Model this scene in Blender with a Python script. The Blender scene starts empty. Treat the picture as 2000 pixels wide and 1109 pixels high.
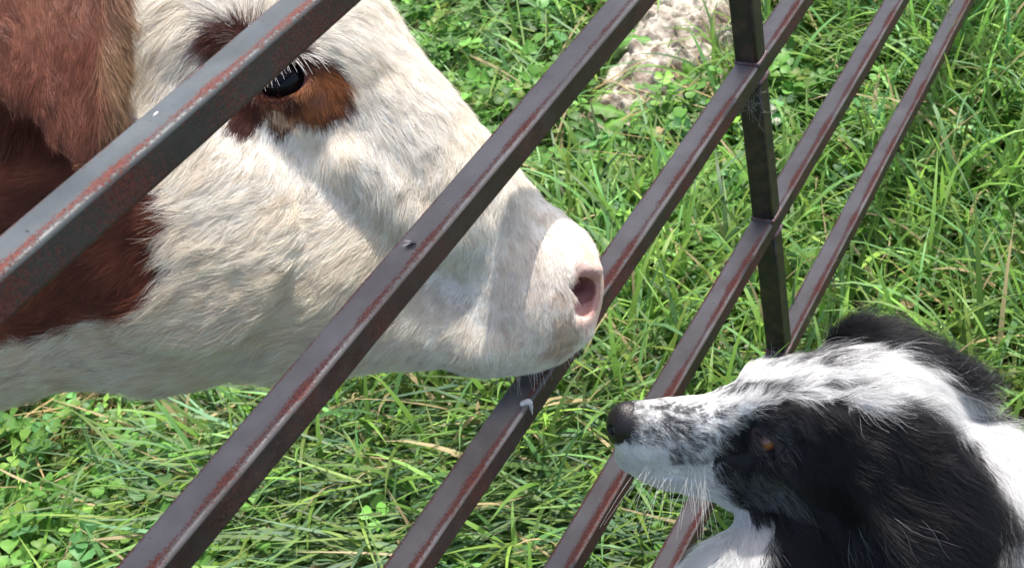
import bpy, math, random
import numpy as np
from mathutils import Matrix, Vector

# ---------------------------------------------------------------- camera, sky, sun, exposure
F = 2500.0                                     # focal length in photo pixels (photo 2000 x 1109)
CAM = np.array([-1.01784, -0.44298, 0.67090])  # eye of the photographer
CR = np.array([[0.4770, -0.8554, -0.2018], [-0.6320, -0.1743, -0.7551], [0.6108, 0.4877, -0.6238]])
u_, s_, vt_ = np.linalg.svd(CR); CR = u_ @ vt_  # rows: image right, image down, forward
GZ = -0.594                                    # ground level
scene = bpy.context.scene
cd = bpy.data.cameras.new('camera'); cam = bpy.data.objects.new('camera', cd)
scene.collection.objects.link(cam)
cd.sensor_width = 36; cd.lens = 36 * F / 2000; cd.clip_start = 0.02; cd.clip_end = 400
cam.matrix_world = Matrix([[CR[0][i], -CR[1][i], -CR[2][i], CAM[i]] for i in range(3)] + [[0, 0, 0, 1]])
cd.dof.use_dof = True; cd.dof.focus_distance = 1.0; cd.dof.aperture_fstop = 22
scene.camera = cam
SUN = np.array([0.42, -0.008, 0.90]); SUN /= np.linalg.norm(SUN)
world = bpy.data.worlds.new('World'); scene.world = world; world.use_nodes = True
wn = world.node_tree.nodes; wl = world.node_tree.links
sky = wn.new('ShaderNodeTexSky'); sky.sky_type = 'NISHITA'; sky.sun_disc = False
sky.dust_density = 4.0; sky.ozone_density = 0.4; sky.air_density = 0.9
sky.sun_elevation = math.asin(SUN[2]); sky.sun_rotation = math.atan2(SUN[0], SUN[1])
wn['Background'].inputs['Strength'].default_value = 0.15
wl.new(sky.outputs[0], wn['Background'].inputs['Color'])
sd = bpy.data.lights.new('sun', 'SUN'); sd.energy = 3.35; sd.angle = math.radians(0.5); sd.color = (1.0, 0.96, 0.90)
sun = bpy.data.objects.new('sun', sd); scene.collection.objects.link(sun)
sun.rotation_euler = Vector(SUN).to_track_quat('Z', 'Y').to_euler()
scene.view_settings.view_transform = 'Standard'; scene.view_settings.look = 'None'
scene.view_settings.exposure = 0.93; scene.view_settings.gamma = 1.0
scene.render.engine = 'CYCLES'
cy = scene.cycles
cy.max_bounces = 9; cy.diffuse_bounces = 7; cy.glossy_bounces = 3; cy.transmission_bounces = 4; cy.transparent_max_bounces = 8
cy.use_denoising = True
try: scene.cycles_curves.shape = 'RIBBONS'; scene.cycles_curves.subdivisions = 2
except Exception: pass
rng = np.random.default_rng(7)

def ray(x, y): return CR.T @ np.array([(x - 1000) / F, (y - 554.5) / F, 1.0])
def at(x, y, d): return CAM + ray(x, y) * d

# ---------------------------------------------------------------- helpers
def link(o, parent=None):
    scene.collection.objects.link(o)
    if parent is not None: o.parent = parent
    return o
def tag(o, label=None, cat=None, group=None, kind=None):
    if label: o['label'] = label
    if cat: o['category'] = cat
    if group: o['group'] = group
    if kind: o['kind'] = kind
    return o
def empty(name, loc=(0, 0, 0)):
    o = bpy.data.objects.new(name, None); link(o); o.location = loc; o.empty_display_size = 0.05
    return o
def mesh_obj(name, V, Fc, mat, parent=None, loc=None, smooth=True, flat=None):
    """V (n,3) array, Fc (m,k) int array or list of arrays"""
    me = bpy.data.meshes.new(name)
    V = np.asarray(V, np.float32)
    Fl = Fc if isinstance(Fc, list) else [Fc]
    Fl = [np.asarray(f, np.int32) for f in Fl if len(f)]
    me.vertices.add(len(V)); me.vertices.foreach_set('co', V.ravel())
    nl = sum(f.size for f in Fl); npoly = sum(len(f) for f in Fl)
    me.loops.add(nl); me.loops.foreach_set('vertex_index', np.concatenate([f.ravel() for f in Fl]))
    me.polygons.add(npoly)
    starts = []; k = 0
    for f in Fl:
        starts.append(k + np.arange(len(f)) * f.shape[1]); k += f.size
    me.polygons.foreach_set('loop_start', np.concatenate(starts).astype(np.int32))
    me.update(calc_edges=True)
    if smooth: me.polygons.foreach_set('use_smooth', np.ones(npoly, bool) if flat is None else ~np.asarray(flat, bool))
    me.materials.append(mat)
    o = bpy.data.objects.new(name, me); link(o, parent)
    if loc is not None: o.location = loc
    return o
def attr_col(o, name, cols, domain='POINT'):
    a = o.data.attributes.new(name, 'FLOAT_COLOR', domain)
    c = np.ones((len(cols), 4), np.float32); c[:, :3] = cols
    a.data.foreach_set('color', c.ravel())

def _hash(ix, iy, iz, seed):
    h = (ix * 374761393 + iy * 668265263 + iz * 1274126177 + seed * 362437) & 0xffffffff
    h = ((h ^ (h >> 13)) * 1274126177) & 0xffffffff
    h = ((h ^ (h >> 15)) * 2246822519) & 0xffffffff
    return ((h ^ (h >> 16)) & 0xffffff) / float(0xffffff) * 2 - 1
def noise(P, freq, seed=0):
    q = np.asarray(P, np.float64) * freq
    i = np.floor(q).astype(np.int64); f = q - i; f = f * f * (3 - 2 * f)
    r = 0
    for dx in (0, 1):
        wx = f[:, 0] if dx else 1 - f[:, 0]
        for dy in (0, 1):
            wy = f[:, 1] if dy else 1 - f[:, 1]
            for dz in (0, 1):
                wz = f[:, 2] if dz else 1 - f[:, 2]
                r = r + wx * wy * wz * _hash(i[:, 0] + dx, i[:, 1] + dy, i[:, 2] + dz, seed)
    return r
def vnoise(P, freq, seed=0):
    return np.stack([noise(P, freq, seed + k * 17) for k in range(3)], 1)
def nrm(a): return a / np.maximum(np.linalg.norm(a, axis=-1, keepdims=True), 1e-9)
def sstep(a, b, x):
    t = np.clip((x - a) / (b - a), 0, 1); return t * t * (3 - 2 * t)

# signed distance primitives, all in "plane pixels" (u right, v down, w towards the viewer side)
def ell(P, c, r, rot=0.0, roty=0.0):
    q = P - np.array(c, np.float32)
    if rot:
        ca, sa = math.cos(math.radians(rot)), math.sin(math.radians(rot))
        q = np.stack([q[:, 0] * ca + q[:, 1] * sa, -q[:, 0] * sa + q[:, 1] * ca, q[:, 2]], 1)
    if roty:
        ca, sa = math.cos(math.radians(roty)), math.sin(math.radians(roty))
        q = np.stack([q[:, 0] * ca + q[:, 2] * sa, q[:, 1], -q[:, 0] * sa + q[:, 2] * ca], 1)
    r = np.array(r, np.float32)
    k0 = np.linalg.norm(q / r, axis=1); k1 = np.linalg.norm(q / (r * r), axis=1)
    return k0 * (k0 - 1) / np.maximum(k1, 1e-6)
def cone(P, a, b, r1, r2, sw=1.0):
    a = np.array(a, np.float32); b = np.array(b, np.float32); Q = P
    if sw != 1.0:
        k = np.array([1, 1, sw], np.float32); Q = P / k; a = a / k; b = b / k
    ab = b - a; t = np.clip(((Q - a) @ ab) / (ab @ ab), 0, 1)
    d = np.linalg.norm(Q - a - t[:, None] * ab, axis=1) - (r1 + (r2 - r1) * t)
    return d * min(1.0, sw)
def smin(a, b, k):
    h = np.clip(0.5 + 0.5 * (b - a) / k, 0, 1)
    return b * (1 - h) + a * h - k * h * (1 - h)
def ssub(a, b, k):          # a minus b
    return -smin(-a, b, k)
def surface(fn, lo, hi, step):
    """surface-nets mesh of fn(P)=0"""
    lo = np.array(lo, float); hi = np.array(hi, float); K = 4
    n = (np.ceil((hi - lo) / step / K).astype(int) + 1) * K
    nc = n // K
    cs = [lo[i] + (np.arange(nc[i]) + 0.5) * K * step - step * 0.5 for i in range(3)]
    G = np.stack(np.meshgrid(*cs, indexing='ij'), -1).reshape(-1, 3).astype(np.float32)
    dc = fn(G).reshape(nc)
    D = np.repeat(np.repeat(np.repeat(dc, K, 0), K, 1), K, 2).astype(np.float32)
    near = np.abs(dc) < K * step * 1.6
    idx = np.argwhere(np.repeat(np.repeat(np.repeat(near, K, 0), K, 1), K, 2))
    for s in range(0, len(idx), 400000):
        ii = idx[s:s + 400000]
        D[ii[:, 0], ii[:, 1], ii[:, 2]] = fn((lo + ii * step).astype(np.float32))
    S = D < 0
    acc = np.zeros(tuple(n - 1) + (3,), np.float32); cnt = np.zeros(tuple(n - 1), np.float32)
    X, Y, Z = n
    def sl(a, o, m): return slice(o, m - 1 + o)
    edges = []
    for ax in range(3):
        others = [k for k in range(3) if k != ax]
        for o1 in (0, 1):
            for o2 in (0, 1):
                a = [None] * 3; b = [None] * 3
                a[ax] = slice(0, n[ax] - 1); b[ax] = slice(1, n[ax])
                for k, oo in zip(others, (o1, o2)):
                    a[k] = b[k] = slice(oo, n[k] - 1 + oo)
                da = D[tuple(a)]; db = D[tuple(b)]; cr = (da < 0) != (db < 0)
                I = np.nonzero(cr); t = da[I] / (da[I] - db[I])
                p = np.zeros((len(t), 3), np.float32); p[:, ax] = t
                p[:, others[0]] = o1; p[:, others[1]] = o2
                acc[I] += p; cnt[I] += 1
    cell = cnt > 0; vid = -np.ones(cell.shape, np.int64); ci = np.argwhere(cell); vid[cell] = np.arange(len(ci))
    V = lo + (ci + acc[cell] / cnt[cell][:, None]) * step
    quads = []
    for ax in range(3):
        o = [k for k in range(3) if k != ax]
        a = [slice(1, n[k] - 1) for k in range(3)]; b = list(a)
        a[ax] = slice(0, n[ax] - 1); b[ax] = slice(1, n[ax])
        sa = S[tuple(a)]; sb = S[tuple(b)]; I = np.argwhere(sa != sb)
        fl = sa[tuple(I.T)]
        base = I.copy(); base[:, o[0]] += 1; base[:, o[1]] += 1
        def vv(d0, d1):
            q = base.copy(); q[:, o[0]] += d0; q[:, o[1]] += d1; return vid[tuple(q.T)]
        Q = np.stack([vv(-1, -1), vv(0, -1), vv(0, 0), vv(-1, 0)], 1)
        flip = fl if ax != 1 else ~fl
        Q[~flip] = Q[~flip][:, ::-1]
        quads.append(Q)
    Fq = np.concatenate(quads); Fq = Fq[(Fq >= 0).all(1)]
    # light smoothing
    for _ in range(2):
        A = np.zeros_like(V); N = np.zeros(len(V))
        for i in range(4):
            j = (i + 1) % 4
            np.add.at(A, Fq[:, i], V[Fq[:, j]]); np.add.at(N, Fq[:, i], 1)
        V = 0.5 * V + 0.5 * A / np.maximum(N, 1)[:, None]
    return V.astype(np.float32), Fq
def vnormals(V, Fq):
    n = np.cross(V[Fq[:, 2]] - V[Fq[:, 0]], V[Fq[:, 3]] - V[Fq[:, 1]])
    N = np.zeros_like(V)
    for i in range(4): np.add.at(N, Fq[:, i], n)
    return nrm(N)
class Frame:
    """a plane of photo-like coordinates standing at its real distance; local metres: x right, y away, z up"""
    def __init__(s, D, u0, v0, d0=None):
        s.D = D; s.k = D / F; s.u0 = u0; s.v0 = v0
        s.org = at(u0, v0, D)
        s.R = np.stack([CR[0], CR[2], -CR[1]], 1)
        s.M = Matrix([[*s.R[i], s.org[i]] for i in range(3)] + [[0, 0, 0, 1]])
        s.off = np.array([u0, v0], float)
    def loc(s, P):     # plane px -> local metres
        P = np.asarray(P, float)
        return np.stack([(P[:, 0] - s.u0) * s.k, -P[:, 2] * s.k, -(P[:, 1] - s.v0) * s.k], 1)
    def dirl(s, d): return np.stack([d[:, 0], -d[:, 2], -d[:, 1]], 1)
    def world(s, P): return s.org + s.loc(P) @ s.R.T
    def plane(s, W):   # world -> plane px
        q = (np.asarray(W, float) - s.org) @ s.R
        return np.stack([q[:, 0] / s.k + s.u0, -q[:, 2] / s.k + s.v0, -q[:, 1] / s.k], 1)
    def fix(s, x, y, w):   # plane point that is seen at photo (x, y) when it stands w in front of the plane
        k = 1 - w / F
        return (1000 + (x - 1000) * k, 554.5 + (y - 554.5) * k, w)
    def unfix(s, P):       # where a plane point is seen in the photo
        k = 1 - P[:, 2] / F
        return np.stack([1000 + (P[:, 0] - 1000) / k, 554.5 + (P[:, 1] - 554.5) / k], 1)
def place(o, parent, M):
    o.matrix_parent_inverse = Matrix.Identity(4)
    o.matrix_local = Matrix.Translation(-Vector(parent.location)) @ M

def inpoly(P, poly):
    poly = np.array(poly, float); x, y = P[:, 0], P[:, 1]; r = np.zeros(len(P), bool)
    for i in range(len(poly)):
        x1, y1 = poly[i - 1]; x2, y2 = poly[i]
        c = ((y1 > y) != (y2 > y)); xs = (x2 - x1) * (y - y1) / ((y2 - y1) if y2 != y1 else 1e-9) + x1
        r ^= c & (x < xs)
    return r
def flow(UV, ctrl, sig):
    ctrl = np.array(ctrl, float); d = nrm(ctrl[:, 2:4])
    w = np.exp(-((UV[:, None, :] - ctrl[None, :, :2]) ** 2).sum(2) / (2 * sig * sig)) + 1e-12
    return nrm((w[:, :, None] * d[None]).sum(1))
def idw(UV, ctrl, sig):
    ctrl = np.array(ctrl, float)
    w = np.exp(-((UV[:, None, :] - ctrl[None, :, :2]) ** 2).sum(2) / (2 * sig * sig)) + 1e-12
    return (w * ctrl[None, :, 2]).sum(1) / w.sum(1)

# ---------------------------------------------------------------- material helpers
def mat(name): 
    m = bpy.data.materials.new(name); m.use_nodes = True; return m, m.node_tree.nodes, m.node_tree.links, m.node_tree.nodes['Principled BSDF']
def simple(name, col, rough=0.6, **kw):
    m, n, l, b = mat(name); b.inputs['Base Color'].default_value = (*col, 1); b.inputs['Roughness'].default_value = rough
    for k, v in kw.items(): b.inputs[k.replace('_', ' ')].default_value = v
    return m
def attr_mat(name, rough=0.55, spec=0.3, transl=0.0, mix=1.0, bump=0.0, bscale=200, sheen=0.0):
    m, n, l, b = mat(name)
    a = n.new('ShaderNodeAttribute'); a.attribute_name = 'col'
    l.new(a.outputs['Color'], b.inputs['Base Color'])
    b.inputs['Roughness'].default_value = rough; b.inputs['Specular IOR Level'].default_value = spec
    if sheen: b.inputs['Sheen Weight'].default_value = sheen
    if transl:
        t = n.new('ShaderNodeBsdfTranslucent'); hs = n.new('ShaderNodeHueSaturation'); hs.inputs['Value'].default_value = mix
        l.new(a.outputs['Color'], hs.inputs['Color']); l.new(hs.outputs[0], t.inputs['Color'])
        mx = n.new('ShaderNodeMixShader'); mx.inputs[0].default_value = transl
        l.new(b.outputs[0], mx.inputs[1]); l.new(t.outputs[0], mx.inputs[2]); l.new(mx.outputs[0], n['Material Output'].inputs['Surface'])
    if bump:
        nt = n.new('ShaderNodeTexNoise'); nt.inputs['Scale'].default_value = bscale; nt.inputs['Detail'].default_value = 5
        bp = n.new('ShaderNodeBump'); bp.inputs['Strength'].default_value = bump; bp.inputs['Distance'].default_value = 0.002
        tc = n.new('ShaderNodeTexCoord'); l.new(tc.outputs['Object'], nt.inputs['Vector'])
        l.new(nt.outputs[0], bp.inputs['Height']); l.new(bp.outputs[0], b.inputs['Normal'])
    return m
hair_mat = attr_mat('hair', rough=0.38, spec=0.5, transl=0.28, mix=1.0)
skin_mat = attr_mat('skin', rough=0.6, spec=0.25, bump=0.35, bscale=260)

def add_curves(name, pts, radii, cols, parent, M, material):
    """pts (n,k,3) local metres, radii (n,k), cols (n,3)"""
    n, k, _ = pts.shape
    cu = bpy.data.hair_curves.new(name)
    cu.add_curves([k] * n)
    cu.attributes['position'].data.foreach_set('vector', pts.astype(np.float32).ravel())
    ra = cu.attributes.get('radius') or cu.attributes.new('radius', 'FLOAT', 'POINT')
    ra.data.foreach_set('value', radii.astype(np.float32).ravel())
    a = cu.attributes.new('col', 'FLOAT_COLOR', 'CURVE')
    c = np.ones((n, 4), np.float32); c[:, :3] = cols; a.data.foreach_set('color', c.ravel())
    cu.materials.append(material)
    o = bpy.data.objects.new(name, cu); link(o, parent); place(o, parent, M)
    return o
def sample_tris(V, Fq, N, weight, count):
    T = np.concatenate([Fq[:, [0, 1, 2]], Fq[:, [0, 2, 3]]])
    A = np.linalg.norm(np.cross(V[T[:, 1]] - V[T[:, 0]], V[T[:, 2]] - V[T[:, 0]]), axis=1)
    cen = V[T].mean(1); p = A * weight(cen, nrm(N[T].mean(1))); p /= p.sum()
    t = rng.choice(len(T), count, p=p)
    a = rng.random(count); b = rng.random(count); fl = a + b > 1; a[fl] = 1 - a[fl]; b[fl] = 1 - b[fl]
    P = V[T[t, 0]] * (1 - a - b)[:, None] + V[T[t, 1]] * a[:, None] + V[T[t, 2]] * b[:, None]
    Nn = nrm(N[T[t, 0]] * (1 - a - b)[:, None] + N[T[t, 1]] * a[:, None] + N[T[t, 2]] * b[:, None])
    return P, Nn
def view_weight(fr, lodim=0.04):
    def f(c, n):
        uv = fr.unfix(c)
        v = np.stack([uv[:, 0] - 1000, uv[:, 1] - 554.5, np.full(len(c), F)], 1)   # view direction (plane coords, w = -fwd)
        v = nrm(np.stack([v[:, 0], v[:, 1], -v[:, 2]], 1))
        face = -(n * v).sum(1)
        infr = (uv[:, 0] > -150) & (uv[:, 0] < 2120) & (uv[:, 1] > -150) & (uv[:, 1] < 1230)
        w = np.where(face > -0.25, 1.0, 0.15) * np.where(infr, 1.0, lodim)
        return w
    return f
def strands(fr, P, N, T, L, lift, k=5, clump=(), curl=0.0, rw=0.11, jit=0.12, seed=1, lenj=0.25, droop=0.0):
    """P,N in plane px; T tangent direction field (n,3) plane; L length px (n,), lift (n,)"""
    n = len(P)
    T = T - (T * N).sum(1, keepdims=True) * N; T = nrm(T)
    B = np.cross(N, T)
    T = nrm(T + B * rng.normal(0, jit, n)[:, None] + N * rng.normal(0, jit * 0.35, n)[:, None])
    off = np.zeros((n, 3))
    for fq, am, sd in clump:
        v = vnoise(P, fq, sd); v = v - (v * N).sum(1, keepdims=True) * N * 0.6; off += v * am
    L = L * (1 + rng.normal(0, lenj, n)).clip(0.35, 1.8)
    pts = np.zeros((n, k, 3)); t = np.linspace(0, 1, k)
    for i in range(k):
        h = lift * L * (t[i] * 1.25 - 0.75 * t[i] ** 2) * 1.6
        pts[:, i] = P - N * 1.5 + T * (L * t[i] * 0.95)[:, None] + N * h[:, None] + off * L[:, None] * (t[i] ** 1.5)
        if droop: pts[:, i, 1] += droop * L * t[i] ** 2
    if curl:
        ph = noise(P, 0.03, 91) * 9
        for i in range(k): pts[:, i] += (B * (np.sin(t[i] * 5 + ph) * curl)[:, None]) * L[:, None] * t[i]
    r = np.ones((n, k)) * rw * np.linspace(1.0, 0.22, k)[None] * (0.7 + 0.6 * rng.random(n))[:, None]
    return pts, r
def emit(fr, name, pts, r, cols, parent):
    q = fr.loc(pts.reshape(-1, 3)).reshape(pts.shape)
    return add_curves(name, q, r * 0.001, cols, parent, fr.M, hair_mat)

# ---------------------------------------------------------------- ground
GC = np.array([0.35, 0.75])          # centre of the part of the ground one looks at
def gh(x, y):
    P = np.stack([x, y, np.zeros_like(x)], 1)
    return noise(P, 2.2, 3) * 0.018 + noise(P, 7, 4) * 0.006
def ground_z(x, y): return GZ + gh(np.atleast_1d(np.asarray(x, float)), np.atleast_1d(np.asarray(y, float)))
m_soil, n, l, b = mat('soil')
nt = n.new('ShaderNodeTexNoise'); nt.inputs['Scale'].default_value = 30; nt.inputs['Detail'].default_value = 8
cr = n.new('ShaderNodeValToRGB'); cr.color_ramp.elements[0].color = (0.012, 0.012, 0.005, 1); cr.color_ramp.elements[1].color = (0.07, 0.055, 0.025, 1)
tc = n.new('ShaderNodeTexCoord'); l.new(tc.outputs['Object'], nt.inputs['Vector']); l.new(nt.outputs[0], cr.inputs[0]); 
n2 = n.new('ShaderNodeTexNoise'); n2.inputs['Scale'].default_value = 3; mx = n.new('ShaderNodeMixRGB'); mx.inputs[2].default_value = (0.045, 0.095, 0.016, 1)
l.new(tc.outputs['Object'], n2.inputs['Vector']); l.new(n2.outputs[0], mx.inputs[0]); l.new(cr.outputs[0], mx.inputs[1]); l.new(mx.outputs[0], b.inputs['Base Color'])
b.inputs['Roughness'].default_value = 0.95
bp = n.new('ShaderNodeBump'); bp.inputs['Strength'].default_value = 0.8; bp.inputs['Distance'].default_value = 0.02; l.new(nt.outputs[0], bp.inputs['Height']); l.new(bp.outputs[0], b.inputs['Normal'])
gx = np.concatenate([[-250, -60, -15, -6], np.linspace(-3, 4, 141), [7, 16, 60, 250]])
gy = gx + 0.3
XX, YY = np.meshgrid(gx, gy, indexing='ij'); gv = np.stack([XX.ravel(), YY.ravel()], 1)
ins = np.exp(-np.maximum(0, np.abs(gv - [0.5, 0.8]).max(1) - 3))
V = np.column_stack([gv, GZ + gh(gv[:, 0], gv[:, 1]) * ins])
ng = len(gx); I, J = np.meshgrid(np.arange(ng - 1), np.arange(ng - 1), indexing='ij'); q = (I * ng + J).ravel()
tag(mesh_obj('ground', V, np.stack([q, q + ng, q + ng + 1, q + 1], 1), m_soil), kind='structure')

leaf_mat = attr_mat('leaf', rough=0.48, spec=0.32, transl=0.42, mix=1.4)
# zones: (x, y, radius) in metres on the ground
MUD = np.array([[0.83, 0.87, 0.15], [0.70, 0.93, 0.12], [0.95, 0.83, 0.13], [0.60, 0.86, 0.10]])
def gpt(x, y, z=None):
    r = ray(x, y); z = GZ if z is None else z
    return CAM + r * ((z - CAM[2]) / r[2])
MUDPX = [(1330, 60, .15), (1290, 130, .15), (1380, 110, .13), (1270, 190, .11), (1200, 225, .075), (1210, 300, .045), (1390, 30, .12), (1330, 200, .07)]
MUD = np.array([[*gpt(a, b_)[:2], r_ * 1.15] for a, b_, r_ in MUDPX])
WEEDPX = [(905, 45), (975, 75), (1060, 35), (860, 120), (1025, 175), (1345, 165), (1235, 245), (1160, 290), (1100, 350), (1600, 660), (320, 850), (90, 830), (20, 1010), (190, 960), (1690, 245), (1900, 560), (1180, 120)]
def clear(x, y, r=.055):
    d = np.full(len(x), 9.0)
    for a, b_ in WEEDPX:
        g = gpt(a, b_); d = np.minimum(d, np.hypot(x - g[0], y - g[1]))
    return (d > r) | (rng.random(len(x)) < .25)
def mudness(x, y):
    P = np.stack([x, y, np.zeros_like(x)], 1)
    d = np.full(len(x), 9.0)
    for mx_, my_, mr in MUD: d = np.minimum(d, np.hypot(x - mx_, y - my_) - mr * 0.62)
    return d + noise(P, 14, 8) * 0.035 + noise(P, 40, 9) * 0.012

# ---- dry dung / earth crust
gxm = np.arange(MUD[:, 0].min() - .3, MUD[:, 0].max() + .3, 0.004); gym = np.arange(MUD[:, 1].min() - .3, MUD[:, 1].max() + .3, 0.004)
XX, YY = np.meshgrid(gxm, gym, indexing='ij'); x = XX.ravel(); y = YY.ravel(); P0 = np.stack([x, y, 0 * x], 1)
md = mudness(x, y)
rid = 1 - np.abs(noise(P0, 26, 21)); crack = sstep(0.0, 0.12, np.abs(noise(P0, 17, 22)))
z = GZ + gh(x, y) + sstep(0.02, -0.05, md) * (0.022 + 0.016 * rid + noise(P0, 30, 23) * 0.014 + noise(P0, 62, 24) * 0.008 + noise(P0, 130, 25) * 0.006 + noise(P0, 230, 26) * .003 - (1 - crack) * 0.03) - 0.004
V = np.column_stack([x, y, z]); nx, ny = len(gxm), len(gym)
I, J = np.meshgrid(np.arange(nx - 1), np.arange(ny - 1), indexing='ij'); q = (I * ny + J).ravel(); Fm = np.stack([q, q + ny, q + ny + 1, q + 1], 1)
Fm = Fm[(md[Fm] < 0.02).all(1)]
us, inv = np.unique(Fm, return_inverse=True); Vm = V[us]; Fm = inv.reshape(-1, 4)
m_mud, n, l, b = mat('dry_earth')
tc = n.new('ShaderNodeTexCoord'); nt = n.new('ShaderNodeTexNoise'); nt.inputs['Scale'].default_value = 22; nt.inputs['Detail'].default_value = 12; l.new(tc.outputs['Object'], nt.inputs['Vector'])
cr = n.new('ShaderNodeValToRGB'); e = cr.color_ramp.elements; e[0].position = 0.4; e[0].color = (0.15, 0.115, 0.085, 1); e[1].position = 0.58; e[1].color = (0.46, 0.415, 0.355, 1)
l.new(nt.outputs[0], cr.inputs[0]); l.new(cr.outputs[0], b.inputs['Base Color']); b.inputs['Roughness'].default_value = 0.95
n2 = n.new('ShaderNodeTexNoise'); n2.inputs['Scale'].default_value = 160; n2.inputs['Detail'].default_value = 6; l.new(tc.outputs['Object'], n2.inputs['Vector'])
bp = n.new('ShaderNodeBump'); bp.inputs['Strength'].default_value = 1.0; bp.inputs['Distance'].default_value = 0.003; l.new(n2.outputs[0], bp.inputs['Height']); l.new(bp.outputs[0], b.inputs['Normal'])
tag(mesh_obj('bare_earth', Vm, Fm, m_mud), kind='structure')

# ---- vegetation density
def proj(P):
    q = (P - CAM) @ CR.T
    return np.stack([1000 + F * q[:, 0] / q[:, 2], 554.5 + F * q[:, 1] / q[:, 2]], 1), q[:, 2]
def scatter(dens_in, dens_out, half=2.6):
    """random ground points: dense where one can look from near the gate, thinner further out"""
    nA = int(dens_in * 36); x = rng.uniform(-2.2, 3.8, nA); y = rng.uniform(-2.2, 3.8, nA)
    uv, d = proj(np.stack([x, y, np.full(nA, GZ + .05)], 1))
    inn = (d > 0) & (uv[:, 0] > -260) & (uv[:, 0] < 2260) & (uv[:, 1] > -320) & (uv[:, 1] < 1450)
    keep = inn | (rng.random(nA) < dens_out / dens_in)
    return x[keep], y[keep]
def zone(x, y, pts, r):
    w = np.zeros(len(x))
    for px, py in pts:
        g = gpt(px, py); w = np.maximum(w, np.exp(-((x - g[0]) ** 2 + (y - g[1]) ** 2) / (2 * r * r)))
    return w
LONG = [(1900, 100), (1980, 300), (1950, 600), (1750, 60), (1600, 60), (2080, 200), (1900, 450), (1300, 750), (1450, 600), (1100, 900), (950, 850), (700, 850), (1550, 950), (1250, 620), (2000, 800)]
SHORT = [(950, 100), (1080, 300), (1150, 420), (1200, 400), (900, 30), (1100, 40), (250, 830), (120, 950), (60, 1050), (400, 800), (300, 1000), (1650, 300), (1650, 450)]
def greens(n, dry=0.06, base=(0.092, 0.19, 0.024), var=0.35, blue=0.25):
    c = np.tile(np.array(base), (n, 1)) * np.exp(rng.normal(0.08, var * 1.2, n))[:, None]
    yel = rng.random(n)[:, None]; c = c * (1 - 0.5 * yel * np.array([[0, 0.0, 0.4]])) + yel ** 4 * np.array([[0.10, 0.085, 0.015]])
    bl = (rng.random(n) < blue)[:, None]; c = np.where(bl, c * np.array([[0.75, 0.92, 1.9]]) + 0.008, c)
    dr = (rng.random(n) < dry)[:, None]; c = np.where(dr, np.array([[0.42, 0.34, 0.17]]) * (0.6 + 0.6 * rng.random((n, 1))), c)
    c = c * .97 + c.mean(1, keepdims=True) * np.array([[.17, .13, .12]])
    return c.clip(0.004, 0.7)

def blades(x, y, L, W, lean, bend, cols, k=7, z0=None, az=None, twist=0.5):
    n = len(x); az = rng.uniform(0, 2 * np.pi, n) if az is None else az
    d = np.stack([np.cos(az), np.sin(az), 0 * az], 1); sd = np.stack([-np.sin(az), np.cos(az), 0 * az], 1)
    z0 = ground_z(x, y) - 0.004 if z0 is None else z0
    t = np.linspace(0, 1, k); P = np.zeros((n, k, 3)); cur = np.stack([x, y, z0], 1); ang = lean.copy()
    Vv = np.zeros((n, k, 2, 3)); tw0 = rng.uniform(-1, 1, n) * twist; wob = rng.normal(0, 0.12, n)
    for i in range(k):
        tang = d * np.sin(ang)[:, None] + np.array([0, 0, 1.0]) * np.cos(ang)[:, None] + sd * (wob * t[i])[:, None]
        wd = W * (0.55 + 0.45 * min(1, t[i] * 5)) * (1 - t[i] ** 2.2) ** 0.9 + 0.0001
        nn = np.cross(sd, tang); tw = tw0 * t[i]
        s2 = sd * np.cos(tw)[:, None] + nn * np.sin(tw)[:, None]
        Vv[:, i, 0] = cur - s2 * (wd / 2)[:, None]; Vv[:, i, 1] = cur + s2 * (wd / 2)[:, None]
        cur = cur + nrm(tang) * (L / (k - 1))[:, None]; ang = ang + bend / (k - 1) * (0.5 + t[i])
        low = cur[:, 2] < (z0 + 0.006); ang = np.where(low, np.minimum(ang, 1.5), ang); ang = np.where(ang > 2.3, 2.3, ang)
    V = Vv.reshape(-1, 3); base = np.arange(n)[:, None] * (2 * k); i = np.arange(k - 1)[None] * 2
    b0 = (base + i).ravel(); Fq = np.stack([b0, b0 + 1, b0 + 3, b0 + 2], 1)
    C = np.repeat(cols, 2 * k, 0)
    rootmix = np.tile(np.repeat(sstep(0.0, 0.3, t), 2), n)[:, None]
    C = C * rootmix + (C * np.array([[1.1, 0.95, 0.9]]) + 0.015) * (1 - rootmix)
    return V, Fq, C
def joinm(parts):
    Vs, Fs, Cs = [], [], []; o = 0
    for V, Fq, C in parts:
        Vs.append(V); Fs.append(Fq + o); Cs.append(C); o += len(V)
    return np.concatenate(Vs), Fs, np.concatenate(Cs)
parts = []
# short turf
x, y = scatter(3600, 900); keep = (mudness(x, y) > 0.005) | (rng.random(len(x)) < 0.02); keep &= clear(x, y); x, y = x[keep], y[keep]; n_ = len(x)
sh = zone(x, y, SHORT, 0.16); keep = rng.random(n_) > sh * 0.55; x, y, sh = x[keep], y[keep], sh[keep]; n_ = len(x)
parts.append(blades(x, y, rng.uniform(0.04, 0.11, n_) * (1 - 0.35 * sh), rng.uniform(0.003, 0.0066, n_), rng.uniform(0.05, 0.9, n_), rng.uniform(0.2, 1.7, n_), greens(n_, 0.05), k=5))
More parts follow.
